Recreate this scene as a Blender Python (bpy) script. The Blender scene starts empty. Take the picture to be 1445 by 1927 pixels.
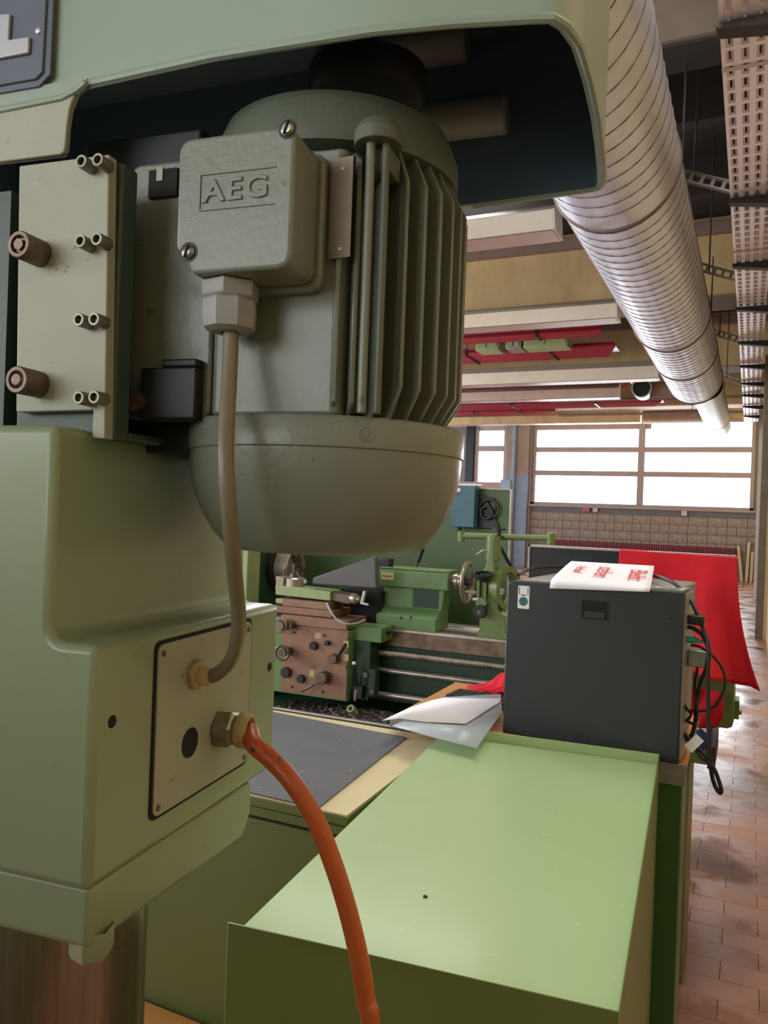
import bpy, bmesh, math, random
from mathutils import Vector, Matrix
from math import sin, cos, pi, radians as R_
random.seed(4)
SC = bpy.context.scene
COL = SC.collection

# ------------------------------------------------------------------ camera
FPX, CX, CY, EYE = 1450.0, 722.5, 963.5, 1.55
def _v(a): return Vector(a).normalized()
_Y = _v(((1412-CX)/FPX, (985-CY)/FPX, 1))
_X = -_v(((CX-FPX*FPX/689.5-CX)/FPX, (847-CY)/FPX, 1))
_X = (_X-_Y*_X.dot(_Y)).normalized()
_Z = _X.cross(_Y)
if _Z.y > 0: _Z = -_Z
M = Matrix((_X, _Y, _Z))                       # camera (right, down, forward) -> world
C0 = Vector((0, 0, EYE))
cam = bpy.data.objects.new('camera', bpy.data.cameras.new('camera'))
COL.objects.link(cam); SC.camera = cam
cam.data.sensor_fit = 'HORIZONTAL'; cam.data.sensor_width = 36; cam.data.lens = FPX/1445*36
cam.data.clip_start = 0.02; cam.data.clip_end = 300
_r, _u, _b = M @ Vector((1,0,0)), M @ Vector((0,-1,0)), M @ Vector((0,0,-1))
cam.matrix_world = Matrix(((_r.x,_u.x,_b.x,0),(_r.y,_u.y,_b.y,0),(_r.z,_u.z,_b.z,EYE),(0,0,0,1)))
SC.view_settings.view_transform = 'Standard'; SC.view_settings.look = 'None'
SC.view_settings.gamma = 1; SC.view_settings.use_curve_mapping = False
SC.view_settings.exposure = 0.14

# ------------------------------------------------------------------ daylight and added overhead fill
world = bpy.data.worlds.new('sky'); SC.world = world; world.use_nodes = True
wn = world.node_tree.nodes['Background']
wn.inputs[0].default_value = (0.86, 0.93, 1.0, 1); wn.inputs[1].default_value = 3.2
def area(name, loc, rot, sx, sy, energy, col=(1, 0.97, 0.93)):
    d = bpy.data.lights.new(name, 'AREA'); d.shape = 'RECTANGLE'; d.size = sx; d.size_y = sy
    d.energy = energy; d.color = col
    o = bpy.data.objects.new(name, d); COL.objects.link(o); o.location = loc; o.rotation_euler = rot
    return o
# daylight of the window bands outside the frame (left wall, wall behind the camera)
area('window_light_left', (-8.9, 6.0, 2.9), (0, R_(-90), 0), 2.4, 16, 480)
area('window_light_left_near', (-8.9, -2.0, 2.6), (0, R_(-90), 0), 3.0, 5, 200)
area('window_light_back', (-3.4, -4.9, 2.6), (R_(90), 0, 0), 5.0, 2.6, 115)
area('window_light_far', (-2.9, 22.5, 3.2), (R_(-90), 0, 0), 5.6, 2.2, 330, (0.95, 0.98, 1.0))
area('overhead_fill', (-.1, 2.1, 5.36), (0, 0, 0), 2.0, 2.4, 125, (1, .98, .95))  # added overhead light without a roof opening, brightens the tray top
area('overhead_fill_lathe', (-2.6, 4.0, 5.38), (0, 0, 0), 1.6, 1.0, 60, (1, .98, .95))  # added overhead light above the lathe, no opening in the ceiling
area('overhead_fill_mid', (-4.0, 8.0, 5.38), (0, 0, 0), 3.0, 1.2, 70, (1, .98, .95))  # added overhead light for the middle of the hall, lifts the beams

# ------------------------------------------------------------------ maths: photo point -> point on a plane of the scene
class Frame:
    """a thing's own axes: yaw about z and an origin in the world"""
    def __init__(s, yaw=0.0, o=(0, 0, 0)):
        s.yaw = R_(yaw); s.o = Vector(o)
        s.W = Matrix.Rotation(s.yaw, 3, 'Z'); s.L = s.W.transposed()
    def at(s, u, v, ax, val):
        c = s.L @ (C0-s.o); d = s.L @ (M @ Vector(((u-CX)/FPX, (v-CY)/FPX, 1)))
        i = 'xyz'.index(ax); return c+d*((val-c[i])/d[i])
    def w(s, p): return s.W @ Vector(p)+s.o
G = Frame()

# ------------------------------------------------------------------ materials
def lin(h):
    h = h.lstrip('#'); c = [int(h[i:i+2], 16)/255 for i in (0, 2, 4)]
    return tuple((x/12.92 if x <= .04045 else ((x+.055)/1.055)**2.4) for x in c)+(1,)
MATS = {}
def mat(name, col, rough=.5, metal=0.0, col2=None, scale=6.0, amount=.5, bump=0.0, bscale=80.0, rough2=None,
        spec=.5, stretch=None, coat=0.0, trans=0.0, emit=None, detail=5.0):
    if name in MATS: return MATS[name]
    m = bpy.data.materials.new(name); m.use_nodes = True; nt = m.node_tree; b = nt.nodes['Principled BSDF']
    b.inputs['Base Color'].default_value = lin(col); b.inputs['Roughness'].default_value = rough
    b.inputs['Metallic'].default_value = metal; b.inputs['Specular IOR Level'].default_value = spec
    b.inputs['Coat Weight'].default_value = coat; b.inputs['Coat Roughness'].default_value = .15
    b.inputs['Transmission Weight'].default_value = trans
    tc = nt.nodes.new('ShaderNodeTexCoord'); mp = nt.nodes.new('ShaderNodeMapping')
    nt.links.new(tc.outputs['Object'], mp.inputs[0])
    if stretch: mp.inputs['Scale'].default_value = stretch
    if col2 or rough2 is not None:
        n = nt.nodes.new('ShaderNodeTexNoise'); n.inputs['Scale'].default_value = scale; n.inputs['Detail'].default_value = detail
        n.inputs['Roughness'].default_value = .62
        nt.links.new(mp.outputs[0], n.inputs['Vector'])
        rp = nt.nodes.new('ShaderNodeMapRange'); rp.inputs[1].default_value = .5-amount*.5*.7; rp.inputs[2].default_value = .5+(1-amount)*.35+.08
        nt.links.new(n.outputs['Fac'], rp.inputs[0])
        if col2:
            mx = nt.nodes.new('ShaderNodeMix'); mx.data_type = 'RGBA'
            mx.inputs[6].default_value = lin(col); mx.inputs[7].default_value = lin(col2)
            nt.links.new(rp.outputs[0], mx.inputs[0]); nt.links.new(mx.outputs[2], b.inputs['Base Color'])
        if rough2 is not None:
            mr = nt.nodes.new('ShaderNodeMapRange'); mr.inputs[3].default_value = rough; mr.inputs[4].default_value = rough2
            nt.links.new(rp.outputs[0], mr.inputs[0]); nt.links.new(mr.outputs[0], b.inputs['Roughness'])
    if bump:
        n2 = nt.nodes.new('ShaderNodeTexNoise'); n2.inputs['Scale'].default_value = bscale; n2.inputs['Detail'].default_value = 3
        nt.links.new(mp.outputs[0], n2.inputs['Vector'])
        bp = nt.nodes.new('ShaderNodeBump'); bp.inputs['Strength'].default_value = bump; bp.inputs['Distance'].default_value = .002
        nt.links.new(n2.outputs['Fac'], bp.inputs['Height']); nt.links.new(bp.outputs[0], b.inputs['Normal'])
    MATS[name] = m; return m
def speckle(m, col, scale, thr, aspect=None):
    """small spots of another colour scattered on a material (chips of paint, dirt)"""
    nt = m.node_tree; b = nt.nodes['Principled BSDF']
    tc = nt.nodes.new('ShaderNodeTexCoord'); mp = nt.nodes.new('ShaderNodeMapping'); nt.links.new(tc.outputs['Object'], mp.inputs[0])
    if aspect: mp.inputs['Scale'].default_value = aspect
    n = nt.nodes.new('ShaderNodeTexNoise'); n.inputs['Scale'].default_value = scale; n.inputs['Detail'].default_value = 2
    nt.links.new(mp.outputs[0], n.inputs['Vector'])
    r = nt.nodes.new('ShaderNodeMapRange'); r.inputs[1].default_value = thr; r.inputs[2].default_value = thr+.03
    nt.links.new(n.outputs['Fac'], r.inputs[0])
    mx = nt.nodes.new('ShaderNodeMix'); mx.data_type = 'RGBA'
    l = b.inputs['Base Color'].links
    if l: nt.links.new(l[0].from_socket, mx.inputs[6])
    else: mx.inputs[6].default_value = b.inputs['Base Color'].default_value
    mx.inputs[7].default_value = lin(col)
    nt.links.new(r.outputs[0], mx.inputs[0]); nt.links.new(mx.outputs[2], b.inputs['Base Color'])
    return m
m_pale = speckle(mat('pale_green_paint', '#8E9C7C', .38, col2='#879571', scale=5, bump=.10, bscale=60, coat=.25, rough2=.5), '#7B7A5E', 55, .72)
m_cover = mat('cover_paint_hazed', '#92A394', .4, col2='#8B9A88', scale=4, bump=.08, bscale=90, coat=.2)  # green pushed bluish, lens haze put into the colour
m_inner = mat('cover_inside_hazed', '#5F7484', .35, col2='#586C7C', scale=5)  # bluish lens haze put into the colour of the cover inside
m_motor = speckle(mat('grey_green_paint', '#7A7F71', .45, col2='#72776A', scale=9, bump=.35, bscale=140, coat=.15), '#5F5B4C', 70, .73)
m_motord = mat('dark_motor_paint', '#5E6656', .5, col2='#4F5648', scale=10, bump=.25, bscale=120)  # darker tone than the other motor paint
m_plate = speckle(mat('worn_plate_paint', '#A3A593', .5, col2='#999A86', scale=7, bump=.2, bscale=90), '#7F7A62', 90, .72)
m_dgreen = mat('dark_green_casting_paint', '#3F4E42', .45, col2='#37463B', scale=6, bump=.15)  # dark green paint of the slide and plate arm
m_bolt = mat('rusty_steel', '#7A6A60', .45, .7, col2='#5F4C42', scale=60, bump=.3, bscale=200)
m_tube = mat('grey_steel', '#8E8C80', .42, .6, col2='#6F6C60', scale=80)
m_black = mat('black_void', '#0B0C0E', .8)
m_dark = mat('dark_steel', '#2A2C2E', .5, .3, col2='#1E2022', scale=20)
m_gland = mat('grey_plastic', '#9B9A98', .5, col2='#8E8B87', scale=12)
m_chrome = mat('nickel', '#A8A49A', .3, .9, col2='#7F7A6E', scale=60)
m_ivory = mat('yellowed_plastic', '#C2B184', .5, col2='#A38D58', scale=120)
m_gcable = mat('grey_cable_sheath', '#7F7664', .45, col2='#74694F', scale=10, coat=.1)
m_ocable = speckle(mat('orange_cable_sheath', '#BE5A22', .42, col2='#AE501E', scale=14, coat=.1), '#5A2A16', 42, .68)
m_column = mat('ground_steel', '#B5ABA2', .22, .95, col2='#7D726A', scale=5, stretch=(16, 16, .5), rough2=.38)
m_slate = mat('name_plate_paint', '#5C6370', .45, col2='#545A68', scale=8)
m_alu = mat('cast_aluminium', '#AEB0B2', .4, .5)
m_label = mat('brown_aluminium', '#8A7A6A', .45, .3, col2='#75685A', scale=30)
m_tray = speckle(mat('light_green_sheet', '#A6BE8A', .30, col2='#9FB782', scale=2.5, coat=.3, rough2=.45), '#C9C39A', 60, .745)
m_tray_shade = mat('green_sheet_shaded', '#76874C', .4, col2='#6C7E44', scale=3, coat=.2)  # darker copy of the tray paint, shade put into the colour
m_cabd = mat('dark_green_cabinet', '#3F6B33', .4, col2='#38602E', scale=3, coat=.2)
m_olive = mat('olive_green_cabinet', '#667040', .45, col2='#5D673A', scale=3, coat=.15)
m_mat = speckle(mat('grey_rubber_mat', '#54555A', .5, col2='#64656B', scale=7, bump=.1, rough2=.65), '#8A8B90', 45, .70)
m_cream = speckle(mat('cream_board', '#D8C79C', .5, col2='#CDBB90', scale=4), '#8A7A52', 60, .74)
m_wood = mat('orange_wood', '#C58A4A', .5, col2='#B97C3E', scale=4, stretch=(1, 9, 9), bump=.1)
m_pc = mat('charcoal_computer_case', '#2E3236', .5, col2='#2A2E31', scale=60, bump=.1, bscale=500)
m_pctop = mat('dusty_grey_case_top', '#8A857E', .55, col2='#7A756D', scale=10)
m_zinc = mat('zinc_sheet', '#A6A49C', .4, .6, col2='#8F8C84', scale=30)
m_cblack = mat('black_cable_sheath', '#1F1C20', .45)
m_teal = mat('mint_plug', '#2FA98C', .45)
m_paper = mat('white_paper', '#EDEBEF', .7)
m_red_ink = mat('red_ink', '#D3303C', .7)
m_redc = mat('red_cloth', '#D01226', .85, col2='#BE0F22', scale=9, bump=.5, bscale=300)
m_lathe = speckle(mat('lathe_green', '#62854F', .42, col2='#587A48', scale=6, bump=.1, coat=.2), '#2C3A22', 60, .70)
m_lathel = mat('lathe_pale_green', '#97A878', .45, col2='#8C9C6C', scale=9, coat=.15)
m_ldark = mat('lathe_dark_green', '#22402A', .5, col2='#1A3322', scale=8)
m_lolive = mat('steady_olive_green', '#6C7F48', .42, col2='#5F723F', scale=10, coat=.15)
m_board = mat('dark_green_board', '#506A3F', .5, col2='#465F38', scale=2)
m_brass = mat('brown_apron_plate', '#8F6E59', .42, .35, col2='#7C5E4B', scale=12, rough2=.55)
m_bed = mat('ground_bed_steel', '#CFC6BF', .28, .5, col2='#B5A79C', scale=5)
m_bedf = mat('bed_face_steel', '#8A7464', .4, .6, col2='#57483C', scale=18)
m_steel = mat('machined_steel', '#B5AA9E', .3, .55, col2='#85786B', scale=18)
m_dsteel = mat('oily_steel', '#6F645A', .35, .5, col2='#4E453D', scale=18)
m_guard = mat('grey_plastic_guard', '#5C5C5E', .5, col2='#535355', scale=12)
m_tbox = mat('teal_box', '#3A6474', .45, col2='#345C6B', scale=6)
m_chips = mat('metal_chips', '#23211F', .35, .7, col2='#7A736A', scale=160, bump=1.0, bscale=260)
m_orangef = mat('bakelite', '#2B2422', .35)
m_winf = mat('window_frame', '#AC9A92', .5, col2='#9C8B84', scale=3)
m_block = mat('lime_sand_block', '#AC9D91', .85, col2='#7E7168', scale=9, bump=.4)
m_mortar = mat('mortar', '#85796F', .95)
m_sillg = mat('grey_sill_band', '#7C7A80', .8, col2='#706E72', scale=4)
m_conc = mat('ochre_concrete', '#CDB283', .85, col2='#AE9468', scale=3, stretch=(1, 1, .35), bump=.3, bscale=30)
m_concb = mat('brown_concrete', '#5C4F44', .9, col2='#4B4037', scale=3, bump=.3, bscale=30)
m_ceil = mat('dark_ceiling', '#2E2724', .95, col2='#231E1D', scale=2)
m_flange = mat('beam_flange', '#8C7468', .8, col2='#7E685C', scale=6)
m_redp = mat('red_paint', '#9A2738', .4, col2='#8A2032', scale=4, coat=.3)
m_redr = mat('radiator_red', '#84303C', .5, col2='#762A35', scale=6)
m_lamp = mat('lamp_enamel', '#CFC6B4', .45, col2='#C2B8A4', scale=3)
m_lampd = mat('lamp_reflector', '#B79E92', .45, col2='#A88F84', scale=3)
m_duct = mat('galvanised_duct', '#D2D5E2', .30, .62, col2='#C0C3D0', scale=5, rough2=.42)
m_seam = mat('duct_seam', '#6B5A54', .5, .5)
m_ptray = mat('galvanised_tray', '#F0ECF6', .38, .45, col2='#E4DEEA', scale=8)
m_rim = mat('slot_rim', '#C4B8B8', .6, .0)
m_brk = mat('bracket_steel', '#3F3A34', .6, .2, col2='#332F2A', scale=12)
m_wall = mat('ochre_wall_paint', '#B7A27C', .8, col2='#A8936E', scale=3, bump=.2, bscale=20)
m_wallw = mat('white_wall', '#C9C4BA', .85, col2='#BDB7AC', scale=2)
m_post = mat('post_paint', '#6F6152', .6, col2='#5C5044', scale=12)
m_pier = mat('pinkish_pier', '#A4917F', .85, col2='#94816F', scale=3)
m_blue = mat('pale_blue_paint', '#8E9DB0', .7, col2='#808FA3', scale=5)
m_pink = mat('pink_board', '#9F807C', .7)
m_floor_j = mat('floor_joint', '#65493F', .45)
m_floorb = mat('floor_brick', '#8A5F51', .30, col2='#6F5148', scale=2.3, rough2=.55, bump=.15, bscale=25, spec=.6)
m_floorfar = mat('floor_far', '#9A8478', .28, col2='#7B665C', scale=1.3, rough2=.5, spec=.6)
def floor_world(m):
    """stains on the floor follow the floor, not the single brick"""
    nt = m.node_tree; b = nt.nodes['Principled BSDF']
    g = nt.nodes.new('ShaderNodeNewGeometry')
    mp = nt.nodes.new('ShaderNodeMapping'); nt.links.new(g.outputs['Position'], mp.inputs[0])
    n = nt.nodes.new('ShaderNodeTexNoise'); n.inputs['Scale'].default_value = 1.1; n.inputs['Detail'].default_value = 6; n.inputs['Roughness'].default_value = .6
    nt.links.new(mp.outputs[0], n.inputs['Vector'])
    cr = nt.nodes.new('ShaderNodeValToRGB'); e = cr.color_ramp
    e.elements[0].position = .36; e.elements[0].color = lin('#5E4A45')
    e.elements[1].position = .66; e.elements[1].color = lin('#AD6C45')
    k = e.elements.new(.47); k.color = lin('#875B4A'); k = e.elements.new(.56); k.color = lin('#9C6C54')
    nt.links.new(n.outputs['Fac'], cr.inputs[0])
    oi = nt.nodes.new('ShaderNodeObjectInfo'); hs = nt.nodes.new('ShaderNodeHueSaturation')
    mr = nt.nodes.new('ShaderNodeMapRange'); mr.inputs[3].default_value = .88; mr.inputs[4].default_value = 1.1
    nt.links.new(oi.outputs['Random'], mr.inputs[0]); nt.links.new(mr.outputs[0], hs.inputs['Value'])
    nt.links.new(cr.outputs[0], hs.inputs['Color']); nt.links.new(hs.outputs[0], b.inputs['Base Color'])
    n2 = nt.nodes.new('ShaderNodeTexNoise'); n2.inputs['Scale'].default_value = 2.2; n2.inputs['Detail'].default_value = 5
    nt.links.new(mp.outputs[0], n2.inputs['Vector'])
    r2 = nt.nodes.new('ShaderNodeMapRange'); r2.inputs[1].default_value = .4; r2.inputs[2].default_value = .62; r2.inputs[3].default_value = .16; r2.inputs[4].default_value = .5
    nt.links.new(n2.outputs['Fac'], r2.inputs[0]); nt.links.new(r2.outputs[0], b.inputs['Roughness'])
floor_world(m_floorb); floor_world(m_floorfar)
def clear(name, col, alpha, rough=.1):
    m = bpy.data.materials.new(name); m.use_nodes = True; nt = m.node_tree; nt.nodes.clear()
    o = nt.nodes.new('ShaderNodeOutputMaterial'); mx = nt.nodes.new('ShaderNodeMixShader')
    t = nt.nodes.new('ShaderNodeBsdfTransparent'); t.inputs[0].default_value = lin('#F4F7FA')
    p = nt.nodes.new('ShaderNodeBsdfPrincipled'); p.inputs['Base Color'].default_value = lin(col); p.inputs['Roughness'].default_value = rough
    mx.inputs[0].default_value = alpha
    nt.links.new(t.outputs[0], mx.inputs[1]); nt.links.new(p.outputs[0], mx.inputs[2]); nt.links.new(mx.outputs[0], o.inputs[0])
    return m
m_glass = clear('window_glass', '#E8F0F4', .08, .03)
m_sleeve = clear('clear_plastic_sleeve', '#D4DEE4', .5, .25)

# ------------------------------------------------------------------ mesh builder
class MB:
    def __init__(s, off=(0, 0, 0)): s.bm = bmesh.new(); s.off = Vector(off)
    def poly(s, pts, faces):
        vs = [s.bm.verts.new(Vector(p)) for p in pts]
        for f in faces:
            try: s.bm.faces.new([vs[i] for i in f])
            except ValueError: pass
        return s
    def box(s, x0, x1, y0, y1, z0, z1, mtx=None):
        p = [Vector((x, y, z)) for z in (z0, z1) for y in (y0, y1) for x in (x0, x1)]
        if mtx: p = [mtx @ q for q in p]
        return s.poly(p, [(0,2,3,1),(4,5,7,6),(0,1,5,4),(2,6,7,3),(0,4,6,2),(1,3,7,5)])
    def prism(s, poly, a0, a1, ax='z'):
        """poly: 2-D outline, extruded along ax. ax z: (x,y); ax y: (x,z); ax x: (y,z)"""
        def P(q, a):
            return {'z': (q[0], q[1], a), 'y': (q[0], a, q[1]), 'x': (a, q[0], q[1])}[ax]
        n = len(poly); pts = [P(q, a0) for q in poly]+[P(q, a1) for q in poly]
        return s.poly(pts, [tuple(range(n)), tuple(range(2*n-1, n-1, -1))]+[(i, i+n, (i+1) % n+n, (i+1) % n) for i in range(n)])
    def lathe(s, prof, c=(0, 0, 0), ax=(0, 0, 1), n=32, a0=0, a1=2*pi):
        """prof: (radius, height along ax)"""
        ax = Vector(ax).normalized(); c = Vector(c); u = ax.orthogonal().normalized(); w = ax.cross(u)
        full = abs(a1-a0-2*pi) < 1e-6; m = n if full else n+1; rings = []
        for r, h in prof:
            if r < 1e-6: rings.append([s.bm.verts.new(c+ax*h)])
            else: rings.append([s.bm.verts.new(c+ax*h+(u*cos(a0+(a1-a0)*i/n)+w*sin(a0+(a1-a0)*i/n))*r) for i in range(m)])
        for a, b in zip(rings, rings[1:]):
            for i in range(n if full else n):
                j = (i+1) % m
                if len(a) == 1 and len(b) == 1: continue
                if len(a) == 1: s.bm.faces.new([a[0], b[i], b[j]])
                elif len(b) == 1: s.bm.faces.new([a[i], b[0], a[j]])
                else: s.bm.faces.new([a[i], b[i], b[j], a[j]])
        return s
    def cyl(s, a, b, r, r2=None, n=20):
        a = Vector(a); b = Vector(b); L = (b-a).length; r2 = r if r2 is None else r2
        return s.lathe([(0, 0), (r, 0), (r2, L), (0, L)], a, b-a, n)
    def ring(s, c, ax, ro, ri, h, n=28):
        return s.lathe([(ri, 0), (ro, 0), (ro, h), (ri, h), (ri, 0)], c, ax, n)
    def torus(s, c, ax, R, r, n=36, k=10, flat=1.0):
        return s.lathe([(R+r*cos(2*pi*i/k), r*flat*sin(2*pi*i/k)) for i in range(k+1)], c, ax, n)
    def tube(s, pts, r, n=10, smooth=6, caps=True):
        pts = [Vector(p) for p in pts]
        if smooth and len(pts) > 2:
            q = []
            for i in range(len(pts)-1):
                p0 = pts[max(i-1, 0)]; p1 = pts[i]; p2 = pts[i+1]; p3 = pts[min(i+2, len(pts)-1)]
                for k in range(smooth):
                    t = k/smooth
                    q.append(.5*((2*p1)+(p2-p0)*t+(2*p0-5*p1+4*p2-p3)*t*t+(3*p1-p0-3*p2+p3)*t**3))
            q.append(pts[-1]); pts = q
        u = None; rings = []
        for i, p in enumerate(pts):
            t = (pts[min(i+1, len(pts)-1)]-pts[max(i-1, 0)]).normalized()
            u = t.orthogonal().normalized() if u is None else (u-t*u.dot(t)).normalized()
            w = t.cross(u); rr = r(i/(len(pts)-1)) if callable(r) else r
            rings.append([s.bm.verts.new(p+(u*cos(2*pi*k/n)+w*sin(2*pi*k/n))*rr) for k in range(n)])
        for a, b in zip(rings, rings[1:]):
            for k in range(n): s.bm.faces.new([a[k], a[(k+1) % n], b[(k+1) % n], b[k]])
        if caps: s.bm.faces.new(rings[0][::-1]); s.bm.faces.new(rings[-1])
        return s
    def grid(s, fn, nu, nv):
        vs = [[s.bm.verts.new(fn(i/nu, j/nv)) for j in range(nv+1)] for i in range(nu+1)]
        for i in range(nu):
            for j in range(nv): s.bm.faces.new([vs[i][j], vs[i+1][j], vs[i+1][j+1], vs[i][j+1]])
        return s
    def build(s, name, m, parent=None, bevel=0.0, seg=2, angle=35, solid=0.0, **tags):
        bm = s.bm
        bmesh.ops.recalc_face_normals(bm, faces=bm.faces)
        if s.off.length: bmesh.ops.translate(bm, verts=bm.verts, vec=-s.off)
        me = bpy.data.meshes.new(name); bm.to_mesh(me); bm.free()
        for p in me.polygons: p.use_smooth = True
        me.set_sharp_from_angle(angle=R_(angle))
        me.materials.append(m)
        o = bpy.data.objects.new(name, me); COL.objects.link(o)
        if parent: o.parent = parent
        if solid: d = o.modifiers.new('thickness', 'SOLIDIFY'); d.thickness = solid; d.offset = 0
        if bevel:
            d = o.modifiers.new('edge', 'BEVEL'); d.width = bevel; d.segments = seg; d.limit_method = 'ANGLE'; d.angle_limit = R_(30); d.harden_normals = False
        for k, v in tags.items(): o[k] = v
        return o
def thing(name, label, cat, loc=(0, 0, 0), yaw=0.0, group=None):
    o = bpy.data.objects.new(name, None); COL.objects.link(o); o.location = loc; o.rotation_euler = (0, 0, yaw)
    o.empty_display_size = .05
    o['label'] = label; o['category'] = cat
    if group: o['group'] = group
    return o
def tag(o, label, cat, group=None):
    o['label'] = label; o['category'] = cat
    if group: o['group'] = group
    return o
def copy_tree(o, parent=None):
    c = o.copy(); COL.objects.link(c); c.parent = parent
    for ch in list(o.children): copy_tree(ch, c)
    return c
def struct(o): o['kind'] = 'structure'; return o
def rrect(x0, x1, y0, y1, r, k=5):
    pts = []
    for cx, cy, a in ((x1-r, y1-r, 0), (x0+r, y1-r, pi/2), (x0+r, y0+r, pi), (x1-r, y0+r, 3*pi/2)):
        for i in range(k+1): t = a+pi/2*i/k; pts.append((cx+r*cos(t), cy+r*sin(t)))
    return pts
def text(name, body, size, mtx, m, parent=None, depth=.0005, bevel=0.0, spacing=1.0, sx=1.0, **tags):
    """lettering as a mesh: x to the right, y up in the letters' own plane, placed by a matrix"""
    cu = bpy.data.curves.new(name, 'FONT'); cu.body = body; cu.size = size; cu.extrude = depth; cu.bevel_depth = bevel
    cu.align_x = 'CENTER'; cu.align_y = 'CENTER'; cu.space_character = spacing; cu.resolution_u = 3
    t = bpy.data.objects.new('tmp_text', cu); COL.objects.link(t)
    dg = bpy.context.evaluated_depsgraph_get(); me = bpy.data.meshes.new_from_object(t.evaluated_get(dg))
    bpy.data.objects.remove(t)
    me.transform(mtx @ Matrix.Diagonal((sx, 1, 1, 1))); me.materials.clear(); me.materials.append(m); me.name = name
    o = bpy.data.objects.new(name, me); COL.objects.link(o)
    if parent: o.parent = parent
    for k, v in tags.items(): o[k] = v
    return o
def mtx(o, x, y):
    x = Vector(x).normalized(); y = Vector(y).normalized(); z = x.cross(y)
    return Matrix(((x.x, y.x, z.x, o[0]), (x.y, y.y, z.y, o[1]), (x.z, y.z, z.z, o[2]), (0, 0, 0, 1)))

# ================================================================== THE HALL
YW = 22.7                                       # far wall
X0, X1 = -9.2, .24
Z1 = 5.4
struct(MB().box(X0, 1.2, -5.2, 2.0, -.14, -.012).box(X0, 1.2, 2.0, YW, -.14, -.012).build('floor', m_floor_j))
FL = bpy.data.objects['floor']
far = MB()
for (a, b, c, d) in ((X0, 1.2, -5.2, 1.9), (X0, -1.25, 1.9, YW), (-1.25, 1.2, 8.42, YW), (.31, 1.2, 1.9, 8.42)): far.box(a, b, c, d, -.012, 0)
far.build('worn_floor_surface', m_floorfar, FL)
# the bricks one can tell apart: each its own piece
bme = None; cnt = 0
for r in range(54):
    y = 1.905+r*.1208
    for k in range(7):
        x = -1.25+k*.2417-(.1208 if r % 2 else 0)
        x0 = max(x, -1.25); x1 = min(x+.2403, .308)
        if x1-x0 < .03: continue
        if y > 6.2 and x1 < -.75: continue
        if y < 3.9 and x1 < -.62: continue
        full = abs(x1-x0-.2403) < 1e-4
        if full and bme:
            o = bpy.data.objects.new('brick', bme); COL.objects.link(o); o.parent = FL
        else:
            o = MB().box(0, x1-x0, 0, .1194, -.03, 0).build('brick', m_floorb, FL, bevel=.0010, seg=1)
            if full: bme = o.data
        if full and not o.modifiers:
            d = o.modifiers.new('edge', 'BEVEL'); d.width = .0010; d.segments = 1
        o.location = (x0, y, random.uniform(-.0004, .0004)); cnt += 1
fill = MB()
fill.box(-1.25, -.75, 6.2, 8.42, -.012, -.001).box(-1.25, -.62, 1.9, 3.9, -.012, -.001); fill.build('worn_floor_patch', m_floorfar, FL)

struct(MB().box(X0, 1.2, -5.2, YW+.3, Z1, Z1+.2).build('ceiling', m_ceil))
# walls with window bands outside the frame
w = MB()
w.box(X0-.2, X0, -5.2, YW, 0, 1.2).box(X0-.2, X0, -5.2, YW, 4.5, Z1)
for y in (-5.2, -4.6+3.1, 1.0, 3.2, 7.2, 10.8, 14.0, 18.0, 22.0): w.box(X0-.2, X0, y, y+.5, 1.2, 4.5)
struct(w.build('wall_left', m_wallw))
w = MB(); w.box(X0, 1.2, -5.4, -5.2, 0, 1.2).box(X0, 1.2, -5.4, -5.2, 4.2, Z1).box(X0, -6, -5.4, -5.2, 1.2, 4.2).box(-.6, 1.2, -5.4, -5.2, 1.2, 4.2)
struct(w.build('wall_back', m_wallw))
w = MB(); w.box(X1, X1+.2, 5.4, 11.72, 0, 3.3).box(X1, X1+.2, 11.72, YW, 2.6, Z1).box(X1, X1+.2, 5.4, 11.72, 3.3, Z1).box(1.2, 1.4, -5.2, 5.4, 0, Z1).box(X1+.2, 1.2, 5.3, 5.5, 0, Z1)
w.box(X1+.02, X1+.2, 11.72, YW, 0, 2.6)
struct(w.build('wall_right', m_wall))
# post and rail at the end of the right wall
p = G.at(1420, 1200, 'z', 0)
po = MB(); po.box(.105, .2, 11.62, 11.74, 0, 3.84); o = po.build('trim_1', m_post, bevel=.006); struct(o)
struct(MB().box(.2, X1, 11.60, 11.8, 0, 4.4).build('trim_2', m_wall))
struct(MB().box(.1, .235, 17.4, 17.6, 0, 4.4).build('trim_3', m_wallw))
# far wall: pieces round the window openings
ZS, ZT = 1.93, 4.36
XL, XR, XM = -5.95, .06, -2.84
SX0, SX1, SZ0 = -7.78, -6.72, 2.05
w = MB()
w.box(XL-.05, X1, YW, YW+.3, 0, 1.70).box(X0, SX0-.25, YW, YW+.3, 0, Z1).box(X0, SX1+.02, YW, YW+.3, 0, SZ0)
w.box(SX1, XL-.05, YW, YW+.3, 0, Z1).box(SX0-.3, XR+.5, YW, YW+.3, ZT, Z1).box(XR, .6, YW, YW+.3, 1.7, Z1)
WB = struct(w.build('wall_far', m_mortar))
for (nm, a, b, c, d, e, f, mm) in (('sill_band', XL-.02, X1, YW-.02, YW+.3, 1.68, ZS-.06, m_sillg), ('pier_face', -6.66, -6.02, YW-.22, YW, 2.75, ZT, m_pier),
        ('pier_base', -6.66, -6.02, YW-.22, YW, 0, 2.75, m_blue), ('lintel', X0, XR+.4, YW-.06, YW, ZT-.02, ZT+.5, m_conc), ('left_wall_panel', SX0-.02, SX1, YW-.02, YW, 0, SZ0, m_pier)):
    MB().box(a, b, c, d, e, f).build(nm, mm, WB)
brick_meshes = {}
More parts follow.
